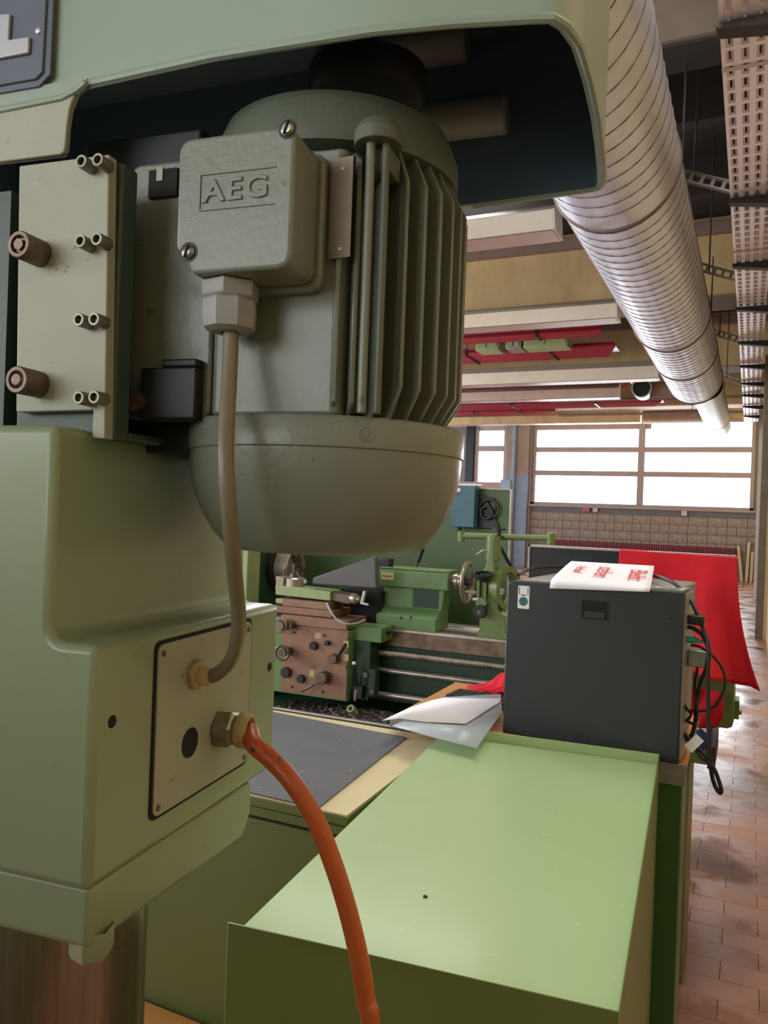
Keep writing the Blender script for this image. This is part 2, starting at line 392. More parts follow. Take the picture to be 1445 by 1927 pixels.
for r in range(7):
    z = 1.675-.238*(r+1)
    wd = .49 if r % 2 == 0 else .2445
    x = XL
    while x < X1-.03:
        x1 = min(x+wd, X1)
        key = round(x1-x, 3)
        if key not in brick_meshes:
            o = MB().box(0, x1-x-.014, -.024, 0, 0, .224).build('brick', m_block, WB); brick_meshes[key] = o.data
        else:
            o = bpy.data.objects.new('brick', brick_meshes[key]); COL.objects.link(o); o.parent = WB
        o.location = (x+.007, YW-random.uniform(0, .004), z); x += wd
# windows
def window(name, x0, x1, z0, z1, mullions, transoms, fr=.09):
    f = MB(); y0, y1 = YW-.02, YW+.1
    f.box(x0, x1, y0, y1, z0, z0+fr*.9).box(x0, x1, y0, y1, z1-fr, z1).box(x0, x0+fr, y0, y1, z0, z1).box(x1-fr, x1, y0, y1, z0, z1)
    root = struct(f.build(name, m_winf, bevel=.008, seg=1))
    for x, wd in mullions: MB().box(x-wd/2, x+wd/2, y0-.02, y1, z0+fr*.9, z1-fr).build('mullion', m_winf, root, bevel=.008, seg=1)
    cols = [x0+fr]+[q for x, wd in mullions for q in (x-wd/2, x+wd/2)]+[x1-fr]
    rows = [z0+fr*.9]+[q for z, h in transoms for q in (z-h/2, z+h/2)]+[z1-fr]
    for i in range(0, len(cols), 2):
        for z, h in transoms: MB().box(cols[i], cols[i+1], y0, y1, z-h/2, z+h/2).build('transom', m_winf, root, bevel=.008, seg=1)
        for j in range(0, len(rows), 2):
            MB().box(cols[i], cols[i+1], YW+.05, YW+.056, rows[j], rows[j+1]).build('pane', m_glass, root)
    return root
tz = [G.at(1200, v, 'y', YW).z for v in (846, 892)]
window('window_1', XL, XR, ZS-.06, ZT, [(XM, .17)], [(tz[0], .14), (tz[1], .14)], .1)
window('window_2', SX0, SX1, SZ0, ZT, [], [(G.at(920, 844, 'y', YW).z, .16)], .12)
struct(MB().box(-8.03, SX0, YW-.1, YW, SZ0, ZT).build('trim_4', m_dark))
struct(MB().box(XL-.06, XR+.05, YW-.14, YW+.02, ZS-.1, ZS-.04).build('trim_5', m_winf))
struct(MB().box(-6.02, XL, YW-.1, YW, 0, ZT).build('trim_6', m_winf))
# pipe on the pier
o = MB().cyl((-6.45, YW-.28, 0), (-6.45, YW-.28, ZT), .05, n=12).build('wall_pipe', m_blue)
tag(o, 'vertical pipe running up the pier between the two far windows', 'pipe')
# radiator
rt = thing('radiator', 'long dark red ribbed radiator on the block wall under the far windows', 'radiator', (-2.85, YW-.12, .0))
rb = MB()
for i in range(82):
    x = -2.4+i*.06; rb.box(x, x+.042, -.07, .07, .16, .87)
rb.build('ribs', m_redr, rt, kind='stuff')
MB().box(-2.44, 2.52, -.05, .05, .14, .2).box(-2.44, 2.52, -.04, .04, .80, .86).build('header_pipe', m_redr, rt)
for s in (-2.1, 2.1): MB().box(s-.03, s+.03, -.05, .10, 0, .16).build('foot', m_redr, rt)
# boxes on the sill band and leaning boards at the wall end
for px, c, lb in (((1105, 959), m_redp, 'small red wall box under the left half of the wide window'), ((1122, 959), m_lamp, 'small cream wall socket box next to the red wall box'), ((1289, 966), m_lamp, 'small cream wall box under the right half of the wide window')):
    q = G.at(*px, 'y', YW-.03); sx = .14 if c is m_redp else .09
    tag(MB().box(q.x-sx, q.x+sx*.6, YW-.1, YW-.02, q.z-.07, q.z+.08).build('wall_box', c, bevel=.01), lb, 'wall box')
for i, (x, h, tl) in enumerate(((-.16, .95, -.12), (-.05, 1.05, .03), (.06, .8, .02))):
    m4 = Matrix.Translation((x, YW-.12, 0)) @ Matrix.Rotation(tl, 4, 'Y')
    tag(MB().box(-.035, .035, -.02, .02, 0, h, m4).build('leaning_board', m_cream), ('shortish', 'tallest', 'rightmost short')[i]+' pale board leaning on the wall end beside the radiator', 'board')

# concrete beams
beams = [(4.85, 5.2, 'first'), (10.3, 11.26, 'second'), (13.7, 14.3, 'third'), (18.31, 18.9, 'fourth')]
bb = [(1.0, 1.4)]
for i, (y0, y1, nm) in enumerate([(-.6, -.2, ''), (4.85, 5.2, ''), (10.5, 11.26, ''), (15.3, 16.0, ''), (20.2, 20.9, '')]):
    z = 4.4
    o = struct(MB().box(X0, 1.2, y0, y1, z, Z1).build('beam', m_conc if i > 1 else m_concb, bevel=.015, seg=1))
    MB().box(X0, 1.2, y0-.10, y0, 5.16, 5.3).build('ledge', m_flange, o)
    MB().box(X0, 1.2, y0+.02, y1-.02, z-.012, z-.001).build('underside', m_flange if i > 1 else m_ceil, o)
# secondary purlin slabs that close the dark recesses
for y in (7.0, 8.6, 12.6, 17.6):
    struct(MB().box(X0, 1.2, y, y+.16, 4.95, Z1).build('trim_7', m_ceil))

# long lamps: trough body, reflector, hangers
def lamp(pend, zb, length, label, w=.30, h=.22, warm=m_lamp):
    """pend: photo point of the lower end corner"""
    q = G.at(*pend, 'z', zb); t = thing('trough_lamp', label, 'ceiling lamp', (q.x-length/2, q.y, zb), 0, 'long trough lamps under the beams')
    L = length/2
    prof = [(-w*.18, h), (-w*.5, h*.45), (0, 0), (.02, .0), (w*.5, h*.45), (w*.18, h)]
    prof = [(0, 0), (w, 0), (w*.80, h*.62), (w*.72, h), (w*.30, h), (-.06*w/.3, h*.62)]
    MB().prism(prof, -L, L-.004, 'x').build('housing', warm, t, bevel=.004, seg=1)
    MB().prism([(.008, -.006), (w-.008, -.006), (w-.02, -.001), (.02, -.001)], -L+.02, L-.02, 'x').build('reflector', m_lampd, t)
    MB().prism([(a-.0, b) for a, b in prof], L-.004, L+.008, 'x').build('end_cap', m_lamp, t)
    for s in (-.6, -.9): MB().cyl((s*L, w*.5, h), (s*L, w*.5, Z1-zb), .006, n=8).build('hanger_rod', m_dark, t)
    return t
lamp((1043, 431), 4.1, 5.2, 'nearest long trough lamp, under the machine cover, pinkish below', .32, .26)  # pinkish underside is the reflector's own colour
lamp((1160, 597), 4.1, 6.4, 'long trough lamp in front of the ochre concrete beam', .32, .27)
lamp((1238, 711), 4.1, 7.0, 'long cream trough lamp whose end reaches the big round duct', .34, .34)
lamp((1163, 747), 4.1, 6.0, 'short-ended dusky trough lamp behind the red panels', .34, .30, m_lampd)
lamp((1204, 794), 4.1, 6.0, 'ochre trough lamp just above the far windows', .34, .33, m_conc)
lamp((1225, 806), 4.12, 6.0, 'last pinkish trough lamp overlapping the window tops', .34, .20, m_lampd)

# red ribbed radiant panels
def redpanel(px, z, length, n, label, r=.055):
    q = G.at(*px, 'z', z); t = thing('radiant_panel', label, 'heating panel', (q.x-length/2, q.y, z), 0)
    L = length/2
    for k in range(n):
        MB().tube([(-L, k*.17, r), (L-k*.05, k*.17, r)], r, 10, 0).build('heating_tube', m_redp, t)
    MB().box(-L, L-.02, -.06, n*.17-.1, r*1.8, r*1.8+.02).build('panel_sheet', m_redp, t)
    for s in (-.55, .1, .62):
        MB().box(s*L-.02, s*L+.02, -.07, n*.17-.09, -.005, r*2+.03).build('clamp', m_dark, t)
        MB().cyl((s*L, 0, r*2), (s*L, 0, Z1-z), .006, n=8).build('hanger_rod', m_dark, t)
redpanel((1132, 628), 4.5, 5.5, 2, 'red ribbed heating panel just below the second trough lamp')
redpanel((1156, 656), 4.5, 6.0, 5, 'red ribbed heating panel beside the grey junction boxes')
redpanel((1186, 722), 4.45, 7.0, 4, 'red ribbed heating panel left of the open pipe end')
redpanel((1245, 757), 4.3, 8.0, 5, 'long red heating panel above the last beam')
redpanel((1045, 776), 4.3, 5.0, 3, 'short red heating panel ending above the far window pier')
# junction boxes
for i, (a, b) in enumerate(((886, 933), (948, 980), (984, 1072))):
    q0 = G.at(a, 655, 'z', 4.45); q1 = G.at(b, 655, 'z', 4.45)
    t = MB().box(q0.x, q1.x, 13.1, 13.5, 4.45, 4.78).build('junction_box', m_lathel if i != 1 else m_zinc, bevel=.01)
    tag(t, ('pale green junction box nearest the motor fins', 'narrow grey junction box between the two pale ones', 'wide pale green junction box with two lids')[i], 'junction box')
    MB().box(q0.x+.04, (q0.x+q1.x)/2-.02, 13.085, 13.1, 4.50, 4.73).build('lid', m_lathel, t)
    MB().box((q0.x+q1.x)/2+.02, q1.x-.04, 13.085, 13.1, 4.50, 4.73).build('lid', m_lathel, t)
    MB().cyl(((q0.x+q1.x)/2, 13.3, 4.78), ((q0.x+q1.x)/2, 13.3, Z1), .012, n=8).build('hanger_rod', m_dark, t)
# open pipe end with elbow
q = G.at(1207, 730, 'z', 4.2)
t = thing('open_duct_end', 'dark open pipe end with elbow facing the camera beside the big duct', 'duct', (q.x, q.y, q.z))
MB().lathe([(.17, 0), (.20, 0), (.20, .35), (.17, .35), (.17, 0)], (0, 0, 0), (0, 1, 0), 28).build('collar', m_zinc, t)
MB().lathe([(0, .03), (.17, .03)], (0, 0, 0), (0, 1, 0), 28).build('dark_inside', m_black, t)
MB().cyl((.1, .3, 0), (.62, .3, 0), .16, n=24).build('elbow_pipe', m_flange, t)
MB().cyl((.3, .3, 0), (.3, .3, Z1-4.2), .01, n=8).build('hanger_rod', m_dark, t)
# corrugated sleeve near the far beam
q = G.at(1207, 782, 'z', 4.35)
t = thing('corrugated_pipe', 'short grey corrugated pipe beside the ochre trough lamp', 'pipe', (q.x, q.y+.4, 4.35))
MB().lathe([(.17+.012*(i % 2), i*.03) for i in range(60)], (0, 0, 0), (1, 0, 0), 16).build('corrugation', m_flange, t)
MB().cyl((.8, 0, .1), (.8, 0, Z1-4.35), .01, n=8).build('hanger_rod', m_dark, t)
# thin service pipes across, behind the duct
for i, (px, z) in enumerate((((1330, 748), 4.32), ((1340, 776), 4.05))):
    q = G.at(*px, 'z', z)
    tag(MB().tube([(q.x-3.5, q.y, z), (.2, q.y, z)], .03, 8, 0).tube([(q.x+.05, q.y, z), (q.x+.05, q.y, z-.3)], .02, 8, 0).build('service_pipe', m_flange),
        ('thin pipe crossing behind the duct above the windows', 'lower thin pipe crossing at the far window head')[i], 'pipe')

# big spiral duct
DX, DZ, DR = -.87, 3.8, .4
dt = thing('ventilation_duct', 'big shiny galvanised spiral duct running down the hall to the far windows', 'duct', (DX, 9.0, DZ))
joints = [-2.0, 5.09, 8.96, 10.85, 13.04]
for a, b in zip(joints, joints[1:]):
    sec = MB().lathe([(DR-.006, a-9), (DR, a-9), (DR, b-9), (DR-.006, b-9)], (0, 0, 0), (0, 1, 0), 56).build('duct_section', m_duct, dt, angle=60)
    MB().torus((0, b-9, 0), (0, 1, 0), DR, .014, 56, 8).build('joint_band', m_seam, sec)
    n = int((b-a)/.158); pts = [Vector((cos(-2*pi*i/28)*(DR+.0005), a-9+.158*i/28, sin(-2*pi*i/28)*(DR+.0005))) for i in range(n*28)]
    MB().tube(pts, .0045, 5, 0).build('spiral_seam', m_seam, sec)
q0 = G.at(1352, 780, 'y', 15.5)
MB().lathe([(0, 4.04), (DR, 4.04), (.40, 4.06), (.02, 4.08)], (0, 0, 0), (0, 1, 0), 56).build('end_plate', m_duct, dt, angle=40)
sm = MB().lathe([(.255, 4.05), (.255, 8.2), (.245, 8.2), (.245, 9.7), (.235, 9.7), (.235, 9.3), (0, 9.3)], (.16, 0, -.10), (0, 1, 0), 40).build('reduced_duct_end', m_zinc, dt, angle=40)
MB().torus((.16, 8.2, -.10), (0, 1, 0), .25, .010, 40, 6).build('joint_band', m_seam, sm)
for y, r in ((-3.91, .41), (-.04, .41), (8.1, .30)):
    for sx in (-1, 1): MB().cyl((sx*r, y, 0), (sx*r, y, .6), .007, n=8).build('hanger_rod', m_dark, dt)

# perforated cable tray on brackets
TZ = 3.9
ct = thing('cable_tray', 'perforated galvanised cable tray on brackets along the right wall', 'cable tray', (-.07, 11, TZ))
bm = MB()
cw, cl = .07, .14; nx = 4; ny = 120; yA = 2.9-11
for i in range(nx):
    for j in range(ny):
        x = -.14+i*cw; y = yA+j*cl
        hx0, hx1, hy0, hy1 = x+.029, x+.041, y+.032, y+.108
        o_ = [(x, y, 0), (x+cw, y, 0), (x+cw, y+cl, 0), (x, y+cl, 0)]
        r_ = [(hx0-.013, hy0-.016, 0), (hx1+.013, hy0-.016, 0), (hx1+.013, hy1+.016, 0), (hx0-.013, hy1+.016, 0)]
        h_ = [(hx0, hy0, .007), (hx1, hy0, .007), (hx1, hy1, .007), (hx0, hy1, .007)]
        bm.poly(o_+r_, [(k, (k+1) % 4, (k+1) % 4+4, k+4) for k in range(4)])
        bm.poly(r_+h_, [(k, (k+1) % 4, (k+1) % 4+4, k+4) for k in range(4)])
pb = bm.build('perforated_base', m_ptray, ct, kind='stuff')
for p in pb.data.polygons:
    pass
pb.data.materials.append(m_rim)
for k, p in enumerate(pb.data.polygons): p.material_index = 1 if (k % 8) > 3 else 0; p.use_smooth = False
MB().box(-.144, -.14, yA, yA+ny*cl, -.0, .06).build('side_flange', m_ptray, ct)
MB().box(.14, .144, yA, yA+ny*cl, -.0, .06).build('side_flange', m_ptray, ct)
for y in (4.33, 7.3, 11.0, 14.6): MB().box(-.146, .146, y-11, y-11+.03, -.006, -.001).build('joint_strip', m_rim, ct)
for y in (3.9, 6.06, 7.6, 9.15, 10.9, 12.53, 14.1, 15.4, 16.9, 18.4):
    MB().prism([(-.16, -.012), (-.15, -.04), (.31, -.11), (.31, -.012)], y-11, y-11+.09, 'y').build('bracket', m_brk, ct, bevel=.003, seg=1)
# slotted struts between duct and tray
for i, y in enumerate((6.05, 8.3, 11.2, 14.6)):
    t = thing('slotted_strut', ('nearest', 'second', 'third', 'farthest')[i]+' slotted steel strut slanting between the duct and the cable tray', 'strut', (-.21, y, 3.93))
    mm = Matrix.Rotation(R_(22), 4, 'Y')
    s = MB(); L = .40
    s.box(-L, 0, 0, .05, 0, .012, mm).box(-L, 0, 0, .05, .068, .08, mm).build('rail', m_zinc, t)
    for k in range(5): MB().box(-L+k*.08, -L+k*.08+.025, .004, .02, .012, .068, mm).build('rung', m_zinc, t)
    MB().cyl((-.25, .02, .1), (-.25, .02, Z1-3.93), .008, n=8).build('hanger_rod', m_dark, t)
# pink partition behind the lathe board
t = MB().box(-6.2, -4.35, 12.0, 12.1, 0, 1.96).build('partition_board', m_pink)
q0 = G.at(862, 906, 'y', 9.0); q1 = G.at(953, 908, 'y', 9.0)
bpy.data.objects.remove(t)
t = thing('partition', 'dusky pink partition board standing behind the dark green lathe board', 'partition', ((q0.x+q1.x)/2, 9.0, 0))
hw = (q1.x-q0.x)/2
MB().box(-hw-.3, hw, -.02, .02, .05, q1.z).build('panel', m_pink, t)
MB().box(hw-.06, hw+.06, -.05, .05, q1.z-.16, q1.z+.03).build('blue_cap', m_blue, t, label='blue plastic corner cap')
MB().box(-hw-.2, -hw-.1, -.2, .2, 0, .05).box(hw-.2, hw-.1, -.2, .2, 0, .05).build('foot', m_dark, t)
# ================================================================== PILLAR DRILL (near left)
NY = 7.4
N = Frame(NY)
OFF = Vector((-.60, .735, 0))
drill = thing('pillar_drill', 'large pale green pillar drill head with motor under an open belt cover', 'drill machine', N.w(OFF), R_(NY))
def D(): return MB(OFF)
# column and base
D().lathe([(.0, .03), (.096, .03), (.096, 1.2), (0, 1.2)], (-.613, .735, 0), (0, 0, 1), 64).build('column', m_column, drill)
D().prism(rrect(-.80, -.47, .56, .90, .05), 0, .06).build('base_plate', m_pale, drill, bevel=.008)
D().lathe([(.0, .06), (.15, .06), (.15, .09), (.12, .14), (.099, .15)], (-.605, .735, 0), (0, 0, 1), 48).build('column_foot', m_pale, drill)
# head casting
fz = [(-.483+.014-.014*cos(t*pi/8), 1.4240+.014-.014*sin(t*pi/8)) for t in range(5)]
hc = D().prism([(-.86, 1.213), (-.4325, 1.213), (-.4325, 1.424)]+fz[::-1]+[(-.483, 1.614), (-.86, 1.614)], .55, .905, 'y').build('head_casting', m_pale, drill, bevel=.0075, seg=3)
D().prism([(.556, 1.214), (.852, 1.212), (.852, 1.172), (.842, 1.158), (.832, 1.150), (.556, 1.160)], -.855, -.4345, 'x').build('lower_flange', m_pale, drill, bevel=.006, seg=3)
D().lathe([(0, 1.145), (.017, 1.145), (.019, 1.15), (.019, 1.17)], (-.446, .575, 0), (0, 0, 1), 6).build('clamp_nut', m_pale, drill)
# cover plate with screws, hole and glands
gp = D().prism(rrect(.638, .826, 1.245, 1.412, .008, 4), -.4322, -.4292, 'x').build('switch_plate', m_plate, drill, bevel=.0006, seg=1, label='worn grey-green steel plate with cable glands')
D().prism(rrect(.634, .830, 1.2415, 1.4155, .009, 4), -.4325, -.4312, 'x').build('gasket', m_black, gp)
for (y, z) in ((.645, 1.403), (.645, 1.253), (.818, 1.252), (.818, 1.403)):
    D().lathe([(0, .0016), (.0028, .0012), (.0034, 0)], (-.4292, y, z), (1, 0, 0), 12).build('screw', m_bolt, gp)
D().lathe([(0, .0003), (.0155, .0003)], (-.4292, .698, 1.302), (1, 0, 0), 32).build('open_hole', m_black, gp)
nut = []
for i in range(48): r = .0155 if (i % 4) < 2 else .0138; nut.append((.703+r*cos(2*pi*i/48), 1.372+r*sin(2*pi*i/48)))
D().prism(nut, -.4292, -.4222, 'x').build('toothed_locknut', m_ivory, gp, bevel=.0006, seg=1)
D().lathe([(.0, .014), (.009, .014), (.0105, .011), (.0112, 0)], (-.4232, .703, 1.372), (1, 0, 0), 20).build('rubber_grommet', m_ivory, gp)
gd = Vector((1, .12, .02)).normalized(); gc = Vector((-.4292, .757, 1.301))
D().lathe([(0, 0), (.0215, 0), (.0215, .017), (.018, .020), (.018, .024)], gc, gd, 6).build('gland_hex', m_chrome, gp, label='nickel hexagonal cable gland')
D().lathe([(.018, .023), (.0192, .025), (.0192, .034), (.0175, .037), (.0145, .037), (.0125, .030), (0, .030)], gc, gd, 28).build('gland_cap', m_ivory, gp)
for (u, v) in ((211, 1358), (507, 1255)):
    q = N.at(u, v, 'x', -.4325); D().lathe([(0, .0009), (.0052, .0009), (.006, 0)], (-.4327, q.y, q.z), (1, 0, 0), 16).build('plug_hole', m_black, drill)
# slide and mounting plate left of the motor
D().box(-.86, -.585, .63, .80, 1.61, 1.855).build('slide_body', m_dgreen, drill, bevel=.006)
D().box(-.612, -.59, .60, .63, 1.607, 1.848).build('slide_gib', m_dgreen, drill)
mp_ = D(); a = N.at(30, 775, 'y', .585); b = N.at(36, 312, 'y', .585); c = N.at(205, 290, 'y', .585); d = N.at(197, 770, 'y', .585)
e = N.at(197, 826, 'y', .585); f = N.at(173, 824, 'y', .585); g = N.at(175, 771, 'y', .585)
mp_.prism([(q.x, q.z) for q in (a, b, c, e, f, g)], .585, .597, 'y')
mp = mp_.build('mounting_plate', m_plate, drill, bevel=.0012, seg=2, label='pale steel plate with socket bolts')
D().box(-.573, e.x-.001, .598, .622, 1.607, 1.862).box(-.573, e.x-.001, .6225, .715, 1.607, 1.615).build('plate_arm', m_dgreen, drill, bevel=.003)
for (u, v) in ((152, 303), (183, 300), (150, 453), (181, 449), (147, 601), (176, 600), (147, 748), (176, 747)):
    q = N.at(u, v, 'y', .570)
    D().lathe([(.0038, .004), (.0038, 0), (.0056, 0), (.006, .0008), (.006, .016)], q, (0, 1, 0), 20).lathe([(0, .005), (.004, .005)], q, (0, 1, 0), 12).build('socket_bolt', m_tube, mp)
for (u, v, dome) in ((34, 459, 0), (30, 714, 1)):
    q = N.at(u, v, 'y', .557)
    D().lathe([(.0075, .003), (.0085, 0), (.0115, 0), (.0125, .0015), (.0125, .03)], q, (0, 1, 0), 28).build('pivot_bolt', m_bolt, mp)
    D().lathe([(0, -.001), (.005, -.0005), (.0078, .003)] if dome else [(0, .0), (.0055, .0), (.0055, .004), (.0078, .004)], q, (0, 1, 0), 6 if not dome else 20).build('bolt_head', m_bolt, mp)
D().box(-.572, -.43, .68, .82, 1.600, 1.93).build('dark_backing_block', m_dark, drill, bevel=.003)  # added dark block, stands in for the shade behind the foot plate
# motor foot plate with recesses
q0 = N.at(246, 312, 'y', .655); q1 = N.at(246, 790, 'y', .655); q2 = N.at(392, 790, 'y', .655)
fp = D().prism(rrect(q0.x, q2.x, q1.z, q0.z, .012, 4), .655, .675, 'y').build('motor_foot_plate', m_motor, drill, bevel=.003)
def lp(u, v): q = N.at(u, v, 'y', .655); return q
a, b = lp(283, 376), lp(338, 318)
D().box(a.x, b.x, .651, .6555, a.z, b.z).build('dark_recess', m_black, fp)
a, b = lp(300, 345), lp(312, 318)
D().box(a.x, b.x, .6495, .6515, a.z, b.z).build('recess_glint', m_plate, fp)
a, b = lp(278, 792), lp(385, 695)
D().box(a.x, b.x, .640, .6555, a.z, b.z).box(lp(345, 0).x, b.x, .64, .6555, b.z, b.z+.008).build('tension_block', m_dark, fp, bevel=.002)
D().cyl((lp(302, 0).x, .642, lp(0, 762).z), (lp(302, 0).x, .625, lp(0, 762).z), .010, n=16).build('tension_screw', m_bolt, fp)
# ---- motor
MY = .775; MX = N.at(614, 900, 'y', MY).x
motor = D().lathe([(0, 1.64), (.112, 1.64), (.114, 1.655), (.112, 1.885), (.130, 1.888), (.130, 1.913), (.120, 1.938), (.09, 1.952), (.05, 1.957), (0, 1.958)], (MX, MY, 0), (0, 0, 1), 56).build('motor', m_motord, drill)
cowl = [(0, 1.4975), (.07, 1.498), (.098, 1.4992), (.105, 1.501), (.110, 1.506), (.121, 1.519), (.133, 1.540), (.142, 1.562), (.1475, 1.585), (.1495, 1.606), (.1495, 1.6125), (.1515, 1.614), (.1515, 1.643), (.149, 1.646), (.11, 1.646)]
D().lathe([(r*.972, 1.5025+(z-1.4975)*.885) for r, z in cowl], (MX, MY, 0), (0, 0, 1), 96).build('fan_cowl', m_motor, motor, angle=50)
q = N.at(725, 808, 'y', .61); aa = math.atan2(q.x-MX, MY-.61)
sd = Vector((sin(aa), -cos(aa), 0)); sc = Vector((MX, MY, q.z))+sd*.1472
D().lathe([(0, .0012), (.002, .0012), (.0022, 0), (.0058, 0), (.0065, .0005), (.0072, -.0005)], sc, sd, 18).build('cowl_screw', m_motor, motor)
# cooling fins: flat plates with chamfered ends
def fin(deg, r1, z0, z1, th=.0042, ch=.022, r0=.105):
    a = R_(deg); d = Vector((sin(a), -cos(a), 0)); t = Vector((cos(a), sin(a), 0)); o = Vector((MX, MY, 0))
    pr = [(r0, z0), (r1-.018, z0), (r1, z0+ch*1.3), (r1, z1-ch*1.9), (r1-.022, z1), (r0, z1)]
    m = D(); pts = [o+d*r+t*s*th/2+Vector((0, 0, z)) for s in (-1, 1) for r, z in pr]; n = 6
    m.poly(pts, [tuple(range(n)), tuple(range(2*n-1, n-1, -1))]+[(i, i+n, (i+1) % n+n, (i+1) % n) for i in range(n)])
    return m.build('cooling_fin', m_motor, motor, bevel=.0008, seg=1)
for dg in (24, 31): fin(dg, .137, 1.636, 1.884, .0045, .008)
for dg in (41, 50, 59, 68, 77, 86, 95, 104, 114, 126, 140, 155, 170, 185, 200, 215, 230, 245, 262): fin(dg, .1425, 1.636, 1.898)
# smooth front pad that carries the terminal box
pxl, pxr = N.at(398, 650, 'y', .655).x, N.at(640, 650, 'y', .655).x
D().prism([(pxl-.001, .70), (pxl, .659), (pxl+.004, .655), (pxr-.006, .655), (pxr, .660), (pxr, .70), (pxr-.02, .72), (pxl+.02, .72)], 1.636, 1.880, 'z').build('terminal_pad', m_motor, motor, bevel=.003)
D().box(pxl-.006, pxl-.0045, .657, .72, 1.636, 1.740).build('pad_edge_sheet', m_plate, motor)
# lifting lug
lg = Vector((N.at(712, 270, 'y', .655).x, .655, 1.876))
D().lathe([(0, 0), (.022, 0), (.022, .012), (.017, .02), (.009, .022), (0, .022)], lg, (0, 0, 1), 24).box(lg.x-.012, lg.x+.012, lg.y+.0, lg.y+.03, lg.z-.022, lg.z).build('lifting_lug', m_motord, motor, bevel=.001)
D().cyl(lg+Vector((-.004, -.008, -.240)), lg+Vector((-.004, -.008, 0)), .0042, n=12).build('through_bolt', m_motor, motor)
D().cyl(lg+Vector((.009, -.004, -.240)), lg+Vector((.009, -.004, 0)), .0036, n=12).build('through_bolt', m_motord, motor)
# terminal box
def bx(pts, y0, y1, m=None):
    m = m or D(); return m.prism(pts, y0, y1, 'y')
q = [N.at(u, v, 'y', .59) for (u, v) in ((337, 262), (556, 236), (556, 486), (520, 497), (385, 513), (366, 502), (336, 462))]
xa_, xb_ = q[0].x, q[1].x; zt_, zb_ = 1.871, 1.751
face = []
for cx, cz, a in ((xb_-.010, zt_-.010, 0), (xa_+.012, zt_-.012, pi/2)):
    for i in range(6): t = a+pi/2*i/5; face.append((cx+(.010 if a == 0 else .012)*cos(t), cz+(.010 if a == 0 else .012)*sin(t)))
face += [(xa_, 1.775), (xa_+.010, 1.766), (xa_+.018, 1.751), (xb_-.012, zb_), (xb_-.003, zb_+.003), (xb_, zb_+.012)]
tb = bx(face, .59, .642).build('terminal_box', m_motor, drill, bevel=.0035, seg=3)
big = [((x-(xa_+xb_)/2)*1.06+(xa_+xb_)/2+.002, (z-1.814)*1.05+1.812) for x, z in face]
bx(big, .6425, .668).build('box_base', m_motor, tb, bevel=.003, seg=2)
for (u, v, r) in ((541, 242, .0068), (354, 474, .0072)):
    q = N.at(u, v, 'y', .589)
    D().lathe([(0, .0008), (r*1.25, .0008)], (q.x, .5905, q.z), (0, -1, 0), 22).build('screw_seat', m_dark, tb)
    D().lathe([(0, .0035), (r*.6, .0032), (r*.9, .0015), (r*.92, 0)], (q.x, .5897, q.z), (0, -1, 0), 20).build('slotted_screw', m_chrome, tb)
    mt = Matrix.Translation((q.x, .586, q.z)) @ Matrix.Rotation(R_(20), 4, 'Y')
    D().box(-.0008, .0008, -.0008, .0008, -r*.85, r*.85, mt).build('screw_slot', m_black, tb)
ct0, ct1 = N.at(368, 388, 'y', .5893), N.at(516, 318, 'y', .5893)
lc = N.at(443, 357, 'y', .5893)
text('raised_lettering', 'AEG', .0265, mtx((lc.x, .5893+OFF.y*0, lc.z), (1, 0, 0), (0, 0, 1)) if False else Matrix.Translation(-OFF) @ mtx((lc.x, .5896, lc.z), (1, 0, 0), (0, 0, 1)), m_motor, tb, depth=.0008, bevel=.0007, spacing=1.12, sx=1.18)
fr_ = D(); x0_, x1_, z0_, z1_ = lc.x-.0355, lc.x+.0375, lc.z-.0155, lc.z+.0165
fr_.box(x0_, x1_, .5888, .5902, z1_-.0009, z1_).box(x0_, x1_, .5888, .5902, z0_, z0_+.0009).box(x0_, x0_+.0009, .5888, .5902, z0_, z1_)
fr_.build('lettering_frame', m_motor, tb)
# motor rating plate
a = N.at(628, 300, 'y', .652); b = N.at(660, 488, 'y', .652)
rp = D(); mt = Matrix.Translation((a.x, .6475, 0)) @ Matrix.Rotation(R_(-8), 4, 'Z')
rp.box(0, b.x-a.x+.002, 0, .0012, b.z, a.z-.002, mt); rp = rp.build('rating_plate', m_label, motor, label='brown aluminium rating plate')
for z in (b.z+.008, a.z-.012):
    D().lathe([(0, .0012), (.0018, .0006), (.002, 0)], mt @ Vector(((b.x-a.x)*.6, 0, z)), (.3, -1, 0), 10).build('rivet', m_alu, motor)
# gland under the box
gx = N.at(434, 560, 'y', .622)
D().lathe([(0, 0), (.0262, 0), (.0262, .012), (.025, .014), (.0225, .0155)], (gx.x, .622, 1.750), (0, 0, -1), 6).build('gland_base', m_gland, tb)
D().lathe([(.0225, .0145), (.0250, .017), (.0250, .034), (.0235, .041), (.017, .044), (.008, .044)], (gx.x, .622, 1.750), (0, 0, -1), 8).build('gland_nut', m_gland, tb, angle=25)
path = [N.at(u, v, 'y', y) for u, v, y in ((436, 600, .622), (434, 650, .620), (431, 720, .612), (427, 790, .600), (425, 870, .590), (430, 950, .592), (438, 1040, .610), (445, 1110, .635), (449, 1160, .655), (446, 1205, .675), (434, 1243, .69), (410, 1267, .70))]
path += [Vector((-.412, .703, 1.3715)), Vector((-.425, .703, 1.372))]
D().tube(path, .0072, 14, 6).build('motor_cable', m_gcable, drill, label='grey-brown motor cable')
